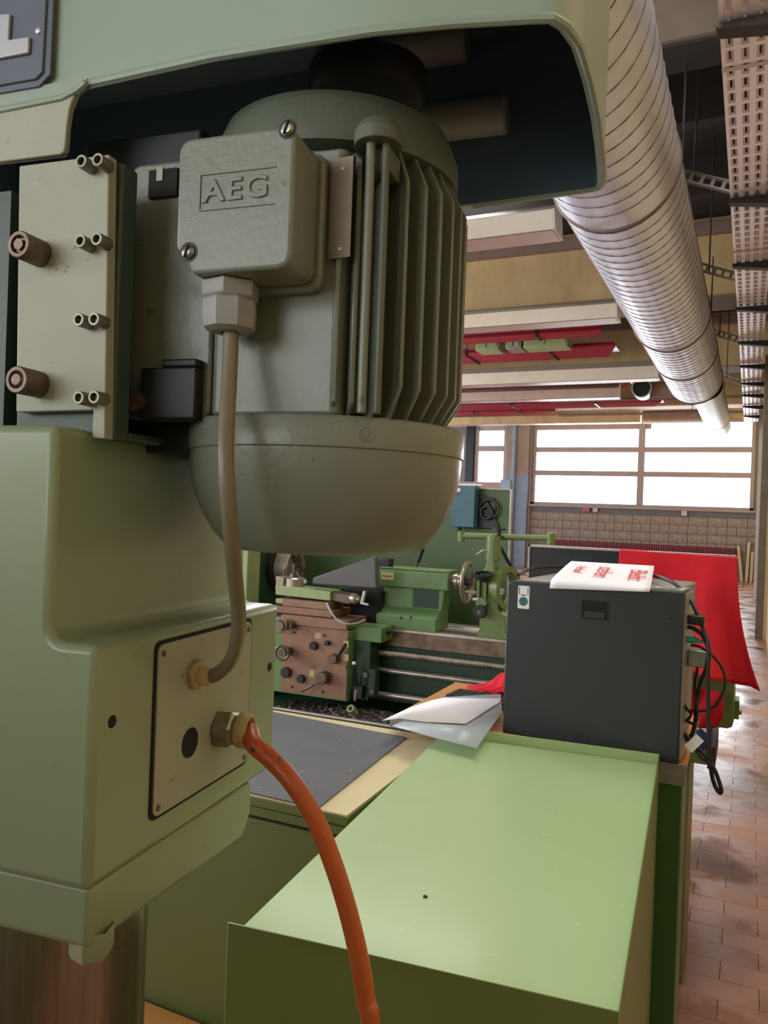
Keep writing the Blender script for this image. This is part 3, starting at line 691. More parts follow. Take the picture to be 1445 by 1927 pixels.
# belt cover: level rim outline seen from below, side walls, roof
ZR = 1.95
rimpx = [(165, 160), (400, 108), (700, 60), (850, 45), (1000, 36), (1040, 35), (1065, 50), (1090, 85), (1110, 150), (1125, 220), (1132, 280), (1136, 330), (1135, 345), (1129, 354), (1112, 358), (890, 388)]
rim = [N.at(u, v, 'z', ZR) for u, v in rimpx]
out = [(q.x, q.y) for q in rim]
yb = out[-1][1]; xl = -.98
outer = [(xl, out[0][1]-.012)]+[(out[0][0], out[0][1])]+out[1:-1]+[out[-1], (-.6, yb+.012), (xl, yb+.02)]
def inset(poly, d):
    n = len(poly); r = []
    for i in range(n):
        a, b, c = Vector(poly[i-1]), Vector(poly[i]), Vector(poly[(i+1) % n])
        e1 = (b-a).normalized(); e2 = (c-b).normalized(); n1 = Vector((-e1.y, e1.x)); n2 = Vector((-e2.y, e2.x))
        k = (n1+n2).normalized(); r.append(b+k*(d/max(.5, k.dot(n1))))
    return [(p.x, p.y) for p in r]
area2 = sum(outer[i-1][0]*outer[i][1]-outer[i][0]*outer[i-1][1] for i in range(len(outer)))
ins = inset(outer, .007 if area2 > 0 else -.007)
bc = D(); n = len(outer); zt = ZR+.22
lv = [(outer, ZR), (outer, zt), (ins, ZR), (ins, zt-.008)]
pts = [(x, y, z) for P_, z in lv for x, y in P_]
fcs = []
for i in range(n):
    j = (i+1) % n
    if i == n-1: pass
    fcs += [(i, j, n+j, n+i), (2*n+i, 3*n+i, 3*n+j, 2*n+j), (i, 2*n+i, 2*n+j, j)]
bc.poly(pts, fcs)
bc.poly([(x, y, zt) for x, y in outer], [tuple(range(n))]); bc.poly([(x, y, zt-.008) for x, y in ins], [tuple(range(n))])
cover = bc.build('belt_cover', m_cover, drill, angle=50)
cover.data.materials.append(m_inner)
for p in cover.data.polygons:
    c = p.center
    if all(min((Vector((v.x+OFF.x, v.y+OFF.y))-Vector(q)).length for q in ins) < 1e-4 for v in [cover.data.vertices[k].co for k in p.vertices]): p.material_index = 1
# rolled rim bead
def rimtube(P_, z, r): return [Vector((x, y, z)) for x, y in P_]
D().tube(rimtube(outer[1:-2], ZR+.001, 0), .0042, 8, 1).build('rolled_rim', m_cover, cover)
# lower front flap at the left
fy = out[0][1]-.004
def fl(pts): return [(N.at(u, v, 'y', fy).x, N.at(u, v, 'y', fy).z) for u, v in pts]
bead = fl([(0, 210), (120, 186), (147, 172), (164, 158)]); low = fl([(0, 306), (116, 292), (122, 288), (125, 278), (128, 240), (133, 205), (142, 182)])
D().prism([(-.97, low[0][1])]+low+[bead[2], bead[1], bead[0], (-.97, bead[0][1])], fy-.002, fy+.005, 'y').build('front_flap', m_plate, cover, bevel=.0012)
D().prism([(-.97, bead[0][1])]+bead+[(bead[-1][0], ZR+.004), (-.97, ZR+.004)], fy-.001, fy+.006, 'y').build('front_apron', m_cover, cover)
D().tube([Vector((-.965, fy-.002, bead[0][1]))]+[Vector((x, fy-.002, z)) for x, z in bead], .0035, 8, 0).build('pressed_bead', m_cover, cover)
# ribs inside the cover
for (u0, v0, u1, v1, rr) in ((600, 130, 880, 75, .022), (760, 245, 955, 218, .023)):
    a = N.at(u0, v0, 'y', yb-.03); b = N.at(u1, v1, 'y', yb-.03)
    D().cyl((a.x, yb-.03, a.z+.004), (b.x, yb-.03, a.z+.004), rr, n=24).build('inner_roller', m_gland, cover, bevel=.004)
a = N.at(740, 165, 'y', .80); D().lathe([(0, 0), (.06, 0), (.065, .01), (.065, .03), (0, .03)], (a.x-.03, .80, 2.0), (0, 0, 1), 40).build('drive_pulley', m_dark, cover)
# name plate with raised letter
npy = fy-.003
a = N.at(97, -60, 'y', npy); b = N.at(80, 150, 'y', npy); c0 = N.at(0, 166, 'y', npy)
pl = D().prism([(xl+.02, a.z), (a.x-.002, a.z), (b.x+.002, b.z+.006), (b.x-.006, b.z), (xl+.02, c0.z-.0)], npy-.003, npy+.003, 'y').build('name_plate', m_slate, cover, bevel=.001, label='slate grey name plate with raised letters')
D().prism([(xl+.02, a.z), (a.x+.004, a.z), (b.x+.009, b.z+.004), (b.x-.004, b.z-.006), (xl+.02, c0.z-.006)], npy-.0005, npy+.002, 'y').build('plate_border', m_slate, pl)
Lp = [N.at(u, v, 'y', npy-.004) for u, v in ((-22, 30), (22, 28), (19, 77), (58, 71), (56, 102), (-22, 116))]
D().prism([(q.x, q.z) for q in Lp], npy-.0065, npy-.003, 'y').build('raised_letter', m_alu, pl, bevel=.001)
q = N.at(71, 57, 'y', npy-.004); D().lathe([(0, .0025), (.003, .0015), (.004, 0)], (q.x, npy-.003, q.z), (0, -1, 0), 14).build('rivet', m_alu, pl)

# orange supply cable (hangs from the gland to the floor)
op = [gc+gd*.028, gc+gd*.036]
op = [N.w(p) for p in op]
for u, v, zc in ((478, 1401, .822), (506, 1425, .815), (548, 1470, .80), (592, 1540, .79), (625, 1620, .785), (652, 1705, .78), (674, 1795, .775), (688, 1880, .77), (698, 1970, .765)):
    op.append(C0+(M @ Vector(((u-CX)/FPX, (v-CY)/FPX, 1)))*zc)
e = op[-1]; op += [e+Vector((.01, 0, -.25)), e+Vector((0, -.02, -.55)), Vector((e.x-.02, e.y-.1, .16)), Vector((e.x-.05, e.y-.25, .012)), Vector((e.x-.4, e.y-.6, .012))]
oc = MB().tube(op, .0098, 16, 7).build('orange_cable', m_ocable)
tag(oc, 'thick orange supply cable hanging in a curve from the drill gland', 'cable')

# ================================================================== GREEN TRAY CABINET
tc_ = [Vector((-.603, .835)), Vector((-.113, .896)), Vector((-.174, 1.923)), G.at(830, 1365, 'z', 1.0).to_2d()]
cen = sum((p for p in tc_), Vector((0, 0)))/4
tray = thing('tray_cabinet', 'long light green sheet metal cabinet with a raised rim on its top', 'cabinet', (cen.x, cen.y, 0))
T = [p-cen for p in tc_]
def off_in(p, k): return p*(1-k/p.length)
MB().prism([(p.x, p.y) for p in [off_in(q, .004) for q in T]], 0.0, .965).build('body', m_tray_shade, tray, bevel=.004)
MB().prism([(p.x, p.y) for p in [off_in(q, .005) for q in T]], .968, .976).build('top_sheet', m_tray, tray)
def wall_(a, b, name, z1=1.0, lift=0.0, z0=.9, mt_=None):
    d = (b-a).normalized(); nrm = Vector((-d.y, d.x)); m = MB()
    P_ = [a, b, b+nrm*.0022, a+nrm*.0022]
    m.prism([(p.x, p.y) for p in P_], z0, z1); return m.build(name, mt_ or m_tray, tray, bevel=.0007, seg=1)
wall_(T[0], T[1], 'front_rim', z0=.0, mt_=m_tray_shade); wall_(T[1], T[2], 'side_rim', z0=.0, mt_=m_tray_shade); wall_(T[2], T[3], 'back_rim')
tp = G.at(800, 1687, 'z', .977)
tag(MB().lathe([(0, .003), (.003, .0022), (.004, 0)], (tp.x, tp.y, .976), (0, 0, 1), 8).build('metal_chip', m_dark), 'small dark metal chip lying on the green tray top', 'metal chip')

# ================================================================== MAT TABLE
mt = thing('machine_cabinet', 'olive green cabinet with a cream board top beside the tray cabinet', 'cabinet', (-1.05, 1.67, 0), R_(1.5))
MB().box(-.42, .315, -.285, .30, 0, .875).build('body', m_olive, mt, bevel=.004)
MB().box(-.43, .33, -.295, .31, .885, .905).build('trim_band', m_olive, mt, bevel=.002)
MB().box(-.43, .33, -.300, .31, .908, .927).build('edge_band', m_olive, mt, bevel=.002)
MB().box(-.43, .328, -.298, .31, .9275, .931).build('board_top', m_cream, mt)
a = G.at(598, 1520, 'z', .935); b = G.at(765, 1387, 'z', .935)
mm = MB(); mm.prism([(-1.46, 1.375), (a.x, a.y+.002), (b.x, b.y), (-1.46, 1.955)], .9315, .9345)
tag(mm.build('rubber_mat', m_mat), 'dark grey rubber mat lying on the cream board top', 'mat')
pf = thing('wooden_platform', 'low ochre wooden platform in front of the olive green cabinet', 'platform', (-1.0, 1.18, 0))
MB().box(-.34, .33, -.17, .19, .38, .41).build('deck', m_wood, pf, bevel=.003)
for sx in (-.3, .25):
    for sy in (-.14, .12): MB().box(sx, sx+.05, sy, sy+.05, 0, .38).build('leg', m_wood, pf)

# ================================================================== DESK, COMPUTER, PAPERS
DZT = .98
dk = thing('desk', 'green steel desk with an orange wood top carrying the black computer', 'desk', (-.5, 2.2, 0))
MB().box(-.377, .383, -.262, .246, DZT-.022, DZT).build('wood_top', m_wood, dk, bevel=.002)
MB().box(-.379, .385, -.266, -.262, DZT-.026, DZT+.001).build('edge_strip', m_zinc, dk)
MB().box(-.379, .385, .246, .250, DZT-.022, DZT+.001).build('edge_strip', m_zinc, dk)
MB().box(.20, .383, -.268, -.2655, DZT-.05, DZT+.001).build('corner_strip', m_zinc, dk, bevel=.0008)
MB().lathe([(0, .001), (.003, .0005), (.004, 0)], (.31, -.268, DZT-.022), (0, -1, 0), 12).build('screw', m_zinc, dk)
MB().box(-.20, .378, -.262, -.12, .06, DZT-.023).build('body', m_cabd, dk, bevel=.003)
MB().box(-.19, .36, -.25, -.13, 0, .06).build('plinth', m_black, dk)
for x in (-.19, .30): MB().box(x, x+.04, .18, .22, 0, DZT-.022).build('leg', m_cabd, dk)
PCF = Frame(-4.5, G.at(945, 1378, 'z', DZT))
pc = thing('computer_tower', 'charcoal computer tower with a white service sticker standing on the desk', 'computer', PCF.w((.2175, .2, 0)), R_(-4.5))
PO = Vector((.2175, .2, 0))
def PB(): return MB(PO)
PB().prism(rrect(0, .435, .004, .40, .006, 3), 0, .455, 'y').build('case', m_pc, pc, bevel=.002) if False else PB().prism([(0, 0), (.435, 0), (.435, .404), (.012, .398), (0, .388)], 0, .13, 'y').build('case', m_pc, pc, bevel=.003)
PB().prism([(.02, .3983), (.43, .4042), (.43, .4055), (.02, .3998)], .012, .12, 'y').build('top_cover', m_pctop, pc)
PB().box(.435, .4385, .006, .125, .01, .400).build('rear_panel', m_zinc, pc)
for x in (.36, .395):
    PB().box(x, x+.03, .03, .09, .404, .4067).build('vent_cover', m_zinc, pc)
hr = PB(); hr.box(.195, .262, -.0012, .0005, .318, .3195).box(.195, .262, -.0012, .0005, .365, .3665).box(.195, .1965, -.0012, .0005, .318, .3665).box(.2605, .262, -.0012, .0005, .318, .3665)
hr.build('latch_frame', m_pc, pc); PB().box(.1965, .2605, -.0005, .0002, .3195, .365).build('latch_recess', m_black, pc); PB().box(.203, .254, -.0016, .0002, .322, .338).build('latch_grip', m_pc, pc, bevel=.001)
PB().box(.405, .412, -.0006, .0002, .338, .341).build('dot_mark', m_black, pc)
st = PB().prism(rrect(.029, .060, .328, .387, .003, 3), -.0007, -.0001, 'y').build('sticker', m_paper, pc, label='white service sticker with a blue seal')
PB().lathe([(0, .0004), (.0118, .0004)], (.0445, -.0007, .347), (0, -1, 0), 24).build('blue_seal', m_tbox, st)
text('sticker_print', 'IT', .008, Matrix.Translation(-PO) @ mtx((.0445, -.0011, .331), (1, 0, 0), (0, 0, 1)), m_dark, st, depth=.0001) if False else None
sp = PB(); sp.box(.032, .034, -.0010, -.0007, .364, .383).box(.055, .057, -.0010, -.0007, .364, .383).box(.038, .051, -.0010, -.0007, .362, .3645); sp.build('printed_bars', m_dark, st)
PB().box(.4385, .480, .06, .10, .222, .262).build('grey_connector', m_zinc, pc, bevel=.003)
PB().cyl((.4385, .05, .288), (.458, .05, .288), .008, n=14).cyl((.458, .05, .288), (.474, .05, .286), .006, .003, n=14).build('mint_plug', m_teal, pc, label='mint green round plug')
PB().box(.4385, .475, .035, .06, .325, .348).build('power_plug', m_cblack, pc, bevel=.004)
gc_ = thing('grey_case', 'grey flat topped equipment case standing behind the charcoal computer tower', 'case', PCF.w((.19, .33, 0)), R_(-4.5))
MB((.19, .33, 0)).box(.01, .40, .142, .44, 0, .398).build('case', m_pctop, gc_, bevel=.004)
MB((.19, .33, 0)).box(.05, .2, .24, .40, .3982, .3995).build('lid', m_zinc, gc_)
def pcable(px, zc0, r=.0035, extra=None):
    return [PCF.w(PCF.at(u, v, 'y', y)) for (u, v, y) in px]
def cable(name, px, r, label, m=m_cblack):
    o = MB().tube([PCF.w(PCF.at(u, v, 'y', y)) for (u, v, y) in px], r, 8, 6).build(name, m); return tag(o, label, 'cable')
cable('black_cable', [(975, 1082, .10), (1000, 1070, .30), (1040, 1066, .42), (1100, 1068, .45), (1180, 1074, .44), (1225, 1082, .30), (1262, 1094, .12), (1292, 1118, .08), (1312, 1155, .05), (1325, 1190, .04), (1333, 1215, .03), (1332, 1270, .03), (1333, 1340, .03),
      (1334, 1400, .03), (1338, 1450, .03), (1345, 1478, .03), (1354, 1492, .03), (1357, 1486, .03), (1350, 1462, .03), (1340, 1440, .03), (1325, 1420, .04), (1300, 1395, .05), (1282, 1375, .06)], .0048,
      'thick black cable arching over the computer and hanging in a long loop')
cable('power_cable', [(1290, 1179, .05), (1305, 1183, .05), (1322, 1196, .05), (1334, 1225, .05), (1330, 1255, .06), (1318, 1285, .07), (1311, 1320, .08), (1308, 1360, .08), (1300, 1385, .08), (1284, 1396, .08)], .005, 'black power cable leaving the plug high on the computer rear')
cable('mouse_cable', [(1300, 1214, .05), (1318, 1218, .05), (1345, 1238, .06), (1362, 1265, .07), (1364, 1290, .07), (1355, 1315, .07), (1340, 1332, .08), (1318, 1338, .08), (1290, 1336, .08)], .0032, 'thin dark cable from the mint plug looping out to the side')
cable('monitor_cable', [(1310, 1240, .08), (1314, 1225, .08), (1312, 1260, .08), (1307, 1290, .08), (1312, 1340, .07), (1306, 1362, .07), (1286, 1352, .08)], .0035, 'dark cable bent down from the grey connector')
cable('tangled_cable', [(1281, 1310, .05), (1290, 1330, .05), (1300, 1345, .07), (1290, 1358, .08), (1284, 1372, .06), (1296, 1390, .05), (1318, 1425, .04), (1330, 1432, .04)], .003, 'thin black cable tangled low behind the computer rear')
m4 = Matrix.Translation(PCF.w(PCF.at(1306, 1399, 'y', .02))) @ Matrix.Rotation(R_(38), 4, 'Y')
tag(MB().box(-.011, .011, -.001, .001, -.02, .02, m4).build('cable_label', m_paper), 'small white paper tag clipped to the hanging black cable', 'tag')
# sign sheet on the computer (A3), red print
ZP = .4085
pcr = [PCF.at(u, v, 'z', ZP) for u, v in ((1034, 1108), (1222, 1115), (1231, 1064), (1075, 1055))]
a, b = Vector((.155, -.006, ZP)), Vector((.405, -.006, ZP))
pa = [PCF.at(1040, 1101, 'z', ZP), PCF.at(1222, 1108, 'z', ZP), PCF.at(1231, 1066, 'z', ZP), PCF.at(1078, 1057, 'z', ZP)]
SG = MB()
yF = -.010; bl, br = PCF.at(1034, 1107, 'y', yF), PCF.at(1222, 1114, 'y', yF)
tl, tr = PCF.at(1075, 1056, 'y', .40), PCF.at(1231, 1065, 'y', .40)
def sheet(u, v):
    a_ = bl.lerp(br, u); b_ = tl.lerp(tr, u); w_ = min(1, v/.05); k = max(0, (v-.05)/.95)
    c_ = Vector((a_.x, .003, ZP+.0005))
    p = a_.lerp(c_, w_) if v < .05 else c_.lerp(b_, k)
    if v < .05: p.z = a_.z+(c_.z-a_.z)*sin(w_*pi/2)
    return PCF.w(p+Vector((0, 0, .002*sin(pi*v)*(.4+.6*sin(3*u+1)))))
sg = MB().grid(sheet, 14, 40).build('paper_sign', m_paper, solid=.0006, angle=80)
tag(sg, 'large white paper sign with red German words lying on the computer', 'sign')
bl = Vector((bl.x, .0, ZP)); br = Vector((br.x, .0, ZP))
vx = (br-bl).normalized(); vy = ((tl+tr)/2-(bl+br)/2)
def sgtext(body, u, v, size, sx):
    c = bl.lerp(br, u).lerp(tl.lerp(tr, u), v)+Vector((0, 0, .0050))
    X_ = -vy.normalized(); Y_ = vx
    mm = Matrix.Translation(PCF.o) @ PCF.W.to_4x4() @ mtx(c, X_, Y_)
    text('red_lettering', body, size, mm, m_red_ink, sg, depth=.0002, sx=sx)
sgtext('Bleibt', .84, .42, .066, 1.25); sgtext('stehen', .48, .44, .066, 1.15); sgtext('Verkauf', .20, .50, .038, 1.15)
# papers on the tray corner
def flat(px, z): return [G.at(u, v, 'z', zz if False else z) for u, v in px]
sl = MB(); P_ = flat(((738, 1366), (760, 1356), (830, 1312), (942, 1306), (945, 1340), (930, 1360), (897, 1408), (820, 1389)), 1.0035)
sl.poly(P_, [tuple(range(len(P_)))])
tag(sl.build('plastic_sleeve', m_sleeve, solid=.0006), 'clear plastic sleeve lying over the tray corner under white paper', 'document sleeve')
P_ = flat(((719, 1356), (770, 1332), (812, 1318), (835, 1313), (942, 1315), (938, 1323), (876, 1362), (800, 1358), (752, 1352)), 1.008)
sh = MB(); sh.poly(P_, [tuple(range(len(P_)))])
tag(sh.build('paper_sheet', m_paper, solid=.0006), 'blank white paper sheet on the clear plastic sleeve', 'paper')
# keyboard and red cloth on the desk, left of the computer
a = G.at(885, 1309, 'z', DZT+.012); kf = Frame(-4.5, (-.80, 2.20, DZT))
kb = thing('keyboard', 'dark computer keyboard half hidden behind the computer on the desk', 'keyboard', (-.73, 2.235, DZT), R_(-4.5))
MB().box(-.085, .15, -.06, .06, 0, .014).build('body', m_pc, kb, bevel=.003)
for i in range(9):
    for j in range(4): MB().box(-.078+i*.021, -.061+i*.021, -.05+j*.026, -.029+j*.026, .014, .020).build('key', m_dark, kb)
def crumple(px, z, y0):
    pass
rc = MB()
qs = G.at(880, 1283, 'z', DZT+.004)
def rag(u, v):
    x = -.80+u*.26+.01*sin(9*v); y = 2.315+v*.12
    h = .004+.045*max(0, sin(pi*min(1, u*.95+.03)))**.7*max(0, sin(pi*v))**.6*(.72+.28*sin(11*u+5*v))+.012*abs(sin(17*u-9*v))
    h *= 1.25 if u > .5 else (.35+1.7*u)
    return Vector((x, y, DZT+.002+max(0, h)))
tag(rc.grid(rag, 40, 28).build('red_rag', m_redc, solid=.002), 'crumpled bright red cloth on the desk left of the computer', 'cloth')

# ================================================================== CLOTH-COVERED MACHINE behind the desk
RY = 2.75
mc = thing('covered_machine', 'green machine mostly hidden behind the computer, with an overhanging gearbox', 'machine', (-.5, RY+.3, 0))
def RB(): return MB((-.5, RY+.3, 0))
def gx_(u, v, y): return G.at(u, v, 'y', y)
a = gx_(1340, 1290, RY); b = gx_(1390, 1376, RY); 
RB().box(-.80, a.x-.06, RY+.02, RY+.28, 0, .80).build('pedestal', m_lolive, mc, bevel=.01)
RB().prism([(-.80, 1.079), (b.x-.02, 1.079), (b.x-.015, b.z+.03), (b.x-.02, b.z+.006), (b.x-.035, b.z), (-.8, b.z-.02)], RY+.01, RY+.30, 'y').build('gearbox', m_lolive, mc, bevel=.006)
c = gx_(1393, 1340, RY); RB().box(b.x-.02, c.x-.004, RY+.02, RY+.10, c.z-.03, c.z+.03).cyl((b.x-.02, RY+.05, c.z-.012), (c.x+.004, RY+.05, c.z-.012), .008, n=12).build('hinge_bolt', m_lolive, mc)
d0 = gx_(1338, 1440, RY+.02); d1 = gx_(1352, 1405, RY+.02)
RB().box(-.80, d0.x-.012, RY+.01, RY+.3, d0.z, d1.z+.02).build('lower_shelf', m_lolive, mc, bevel=.004)
RB().box(d0.x-.012, d0.x+.012, RY+.005, RY+.3, d0.z-.01, d1.z).build('shelf_end', m_brk, mc, bevel=.003)
q = gx_(1318, 1388, RY-.02); bl_ = RB()
def blue(u, v):
    a_ = u*2*pi; r = .032*(1+.14*sin(5*a_+3*v))*sin(pi*min(.999, max(.02, v)))
    return Vector((q.x+r*cos(a_), RY-.035+r*.5*sin(a_), q.z-.045+v*.08))
bt = MB(); bt.grid(blue, 24, 10); tag(bt.build('blue_rag', mat('blue_cloth', '#27407C', .8, bump=.4)), 'small blue rag tucked below the red cloth behind the computer', 'cloth')
pb_ = MB()
a = gx_(995, 1029, RY); b = gx_(1385, 1052, RY)
bd = thing('dark_screen_panel', 'dark panel with a light grey edge standing behind the computer', 'panel', ((a.x+b.x)/2, RY, 1.08))
hw = (b.x-a.x)/2
MB().box(-hw, hw, .02, .05, .0, a.z-1.08).build('panel', m_dark, bd)
MB().box(-hw-.006, hw, .016, .054, a.z-1.08, a.z-1.073).box(-hw-.006, -hw, .016, .054, 0, a.z-1.073).build('edge_profile', m_zinc, bd)
# draped red cloth
ctop = [gx_(1166, 1038, RY), gx_(1388, 1053, RY)]
def fold(u): return .024*sin(10.5*u+.2)+.008*sin(25*u+1.3)
def drape(u, v):
    t0 = ctop[0].lerp(ctop[1], u); x = t0.x; z = t0.z
    if v < .1:
        return Vector((x, RY+.07-.07*v/.1, z+.006))
    w = (v-.1)/.9
    L = .355+.05*u
    xx = x+w*w*.035*max(0, (u-.45)/.55)**1.2+(.045 if u > .93 else 0)*w*w
    return Vector((xx, RY-.006-w*(.05+fold(u)*2.6*(.25+.75*w))-.05*w*sin(pi*u)**2*(.5+.5*cos(6*u)), z+.004-L*w-.02*w*sin(7*u)))
rd = MB().grid(drape, 60, 30).build('red_cloth', m_redc, solid=.003)
tag(rd, 'bright red cloth draped over the dark panel behind the computer', 'cloth')
def drape2(u, v):
    p0 = gx_(1275, 1290, RY-.03); p1 = gx_(1362, 1290, RY-.03)
    x = p0.x+(p1.x-p0.x)*u; k = 1-max(0, (u-.8)/.2)**2*.35
    return Vector((x, RY-.035-.012*sin(8*u+4*v), p0.z-v*.125*k))
MB().grid(drape2, 20, 12).build('cloth_tail', m_redc, rd, solid=.003)

for i, (x0, x1) in enumerate(((-2.5, -.75), (-.72, .95))):  # unseen cupboards added to shade the low front faces
    t = thing('shade_cupboard', ('wide dark green cupboard added behind the viewpoint to block light', 'dark green cupboard added next to the right wall to block light')[i], 'cupboard', ((x0+x1)/2, -1.15, 0))
    w_ = (x1-x0)/2
    MB().box(-w_, w_, -.25, .25, .08, 1.72).build('body', m_olive, t, bevel=.006)
    for sx in (-1, 1):
        d_ = MB().box(min(0, sx*(w_-.01))+.004, max(0, sx*(w_-.01))-.004, .25, .268, .10, 1.70).build('door', m_olive, t, bevel=.003)
        MB().box(sx*.05-.01, sx*.05+.01, .268, .295, .8, .95).build('handle', m_zinc, d_)
    MB().box(-w_+.02, w_-.02, -.23, .23, 0, .08).build('plinth', m_black, t)

# ================================================================== LATHE
LYW = 2.2
L = Frame(LYW, (-1.593, 3.434, .97))
LO = Vector((.1, .2, -.97))
lt = thing('lathe', 'green engine lathe with brown apron plate, chuck, tailstock and steel bed', 'lathe', L.w((.1, .2, -.97)), R_(LYW))
def LB(): return MB(LO)
def lp(u, v, y): return L.at(u, v, 'y', y)
# bed
LB().prism([(0, 0), (.05, 0), (.05, -.01), (.28, -.01), (.28, 0), (.36, 0), (.36, -.014), (0, -.014)], -.9, 1.35, 'x').build('bed_way', m_bed, lt, bevel=.002)
LB().box(-.9, 1.35, -.002, .362, -.085, -.0145).build('bed_front_face', m_bedf, lt, bevel=.002)
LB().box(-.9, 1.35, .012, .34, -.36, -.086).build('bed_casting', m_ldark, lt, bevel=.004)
LB().box(-1.3, -.75, -.12, .45, -.97, -.36).box(.95, 1.4, -.12, .45, -.97, -.36).build('pedestal', m_lathe, lt, bevel=.01)
# lead screw and rods
ls = LB(); n = 170
ls.lathe([(.0150 if (i % 4) in (0, 1) else .0105, -.45+i*1.75/680) for i in range(681)], (0, -.035, -.118), (1, 0, 0), 14); ls.build('lead_screw', m_steel, lt, angle=80)
LB().cyl((-.45, -.035, -.20), (1.3, -.035, -.20), .013, n=16).build('feed_rod', m_steel, lt)
LB().cyl((-.45, -.035, -.318), (1.3, -.035, -.318), .013, n=16).build('control_rod', m_bed, lt)
# chip pan
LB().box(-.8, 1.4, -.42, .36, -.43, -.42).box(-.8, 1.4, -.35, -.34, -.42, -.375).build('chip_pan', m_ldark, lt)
LB().box(-.8, 1.4, -.356, -.336, -.375, -.368).build('pan_lip', m_bed, lt, bevel=.002)
def chips(u, v):
    x = -.5+u*.9; y = -.33+v*.32
    return Vector((x, y, -.42+.05*max(0, sin(pi*v))*max(0, sin(pi*u))*(.6+.4*random.random())+.012*random.random()))
c_ = LB().grid(chips, 90, 36).build('chip_pile', m_chips, lt, kind='stuff', angle=1)
# carriage apron
ap = LB().box(-.56, -.108, -.2, -.03, -.335, .0).build('apron', m_lathe, lt, bevel=.004)
a0 = lp(532, 1182, -.206)
LB().prism([(-.47, .012), (-.112, .005), (-.112, -.325), (-.47, -.325)], -.206, -.2, 'y').build('apron_plate', m_brass, lt, bevel=.001, label='brown metal apron plate with levers')
LB().box(-.47, -.112, -.225, -.0, .006, .05).build('saddle', m_brass, lt, bevel=.003)
LB().box(-.112, .035, -.15, -.01, -.05, .02).build('saddle_wing', m_lathe, lt, bevel=.004)
LB().cyl((.03, -.08, -.005), (.05, -.08, -.005), .012, n=12).build('wiper_bolt', m_dark, lt)
LB().box(-.11, -.02, -.15, -.02, -.33, -.05).build('apron_side', m_ldark, lt, bevel=.004)
def knob(u, v, r, ln, m, name='knob', seg=24):
    q = lp(u, v, -.21); q.y = -.206
    return LB().lathe([(0, ln), (r*.9, ln), (r, ln-.003), (r, .004), (r*.8, 0)], q, (0, -1, 0), seg).build(name, m, ap), q
knob(611, 1274, .030, .05, m_dsteel, 'lever_hub'); k, q = knob(630, 1239, .024, .035, m_dsteel, 'lever_hub')
for u, v, r in ((539, 1265, .026), (567, 1277, .020), (591, 1215, .020), (617, 1210, .012)): knob(u, v, r, .022, m_dark)
for u, v in ((610, 1196), (655, 1202), (549, 1293), (607, 1302), (652, 1307), (652, 1255), (553, 1190)): knob(u, v, .006, .004, m_dark, 'screw')
a, b = lp(606, 1281, -.255), lp(566, 1301, -.27); LB().tube([a, a.lerp(b, .45)], .0045, 8, 0).tube([a.lerp(b, .4), b], .007, 8, 0).build('hand_lever', m_dsteel, ap)
a, b = lp(637, 1232, -.24), lp(649, 1214, -.25); LB().tube([a, b], .010, 10, 0).lathe([(0, -.011), (.008, -.008), (.011, 0), (.008, .008), (0, .011)], b, (0, 0, 1), 14).build('ball_lever', m_orangef, ap)
for u0, v0, u1, v1 in ((592, 1191, 604, 1201), (646, 1232, 656, 1243), (582, 1262, 591, 1273), (646, 1207, 656, 1218)):
    a, b = lp(u0, v1, -.2066), lp(u1, v0, -.2066); LB().box(a.x, b.x, -.2072, -.206, a.z, b.z).build('instruction_tag', m_ivory, ap)
a, b = lp(585, 1257, -.2066), lp(613, 1242, -.2066); LB().box(a.x, b.x, -.2068, -.206, a.z, b.z).build('worn_plate', m_bedf, ap)
# hand wheels at the left, partly hidden
q = lp(541, 1177, -.26); LB().cyl((q.x, q.y, q.z), (q.x-.0, -.2, q.z), .022, n=20).build('cross_feed_spindle', m_dsteel, lt)
LB().torus((q.x-.03, -.28, q.z), (.25, -1, 0), .030, .008, 28, 8).lathe([(0, 0), (.022, 0), (.022, .02), (0, .02)], (q.x-.03, -.28, q.z), (.25, -1, 0), 20).build('cross_feed_dial', m_steel, lt)
q = lp(533, 1228, -.26); LB().torus((q.x, -.27, q.z), (.1, -1, 0), .034, .007, 28, 8).cyl((q.x, -.27, q.z), (q.x, -.2, q.z), .02, n=16).build('apron_wheel', m_dsteel, lt)
# control lever right of apron
a = lp(666, 1248, -.22); LB().lathe([(0, -.009), (.007, -.006), (.0095, 0), (.007, .006), (0, .009)], a, (0, 0, 1), 14).build('white_knob', m_paper, lt)
b = lp(672, 1290, -.17); LB().tube([a, a.lerp(b, .3), b], .006, 8, 0).box(b.x-.02, b.x+.03, b.y-.01, b.y+.1, b.z-.06, b.z+.0).build('switch_lever', m_dark, lt, bevel=.003)
c1, c2 = lp(690, 1265, -.14), lp(700, 1300, -.14); LB().box(c1.x-.012, c2.x+.02, -.15, -.10, c2.z-.03, c1.z+.02).build('rod_bracket', m_ldark, lt, bevel=.006)
LB().cyl((c1.x+.0, -.16, c1.z-.01), (c1.x+.0, -.15, c1.z-.01), .014, n=16).build('rod_nut', m_dsteel, lt)
LB().cyl((c2.x+.006, -.16, c2.z), (c2.x+.006, -.15, c2.z), .012, n=16).build('rod_nut', m_dsteel, lt)
q = lp(659, 1333, -.27); LB().lathe([(.012, 0), (.0185, 0), (.0185, .05), (.012, .05), (.012, 0)], q, Vector((.1, .75, -.6)), 24).build('coolant_pipe_end', m_lathel, lt)
q2 = lp(668, 1310, -.25); LB().cyl(q2+Vector((0, 0, -.02)), q2+Vector((.005, 0, .03)), .006, n=10).build('coolant_valve', m_steel, lt)
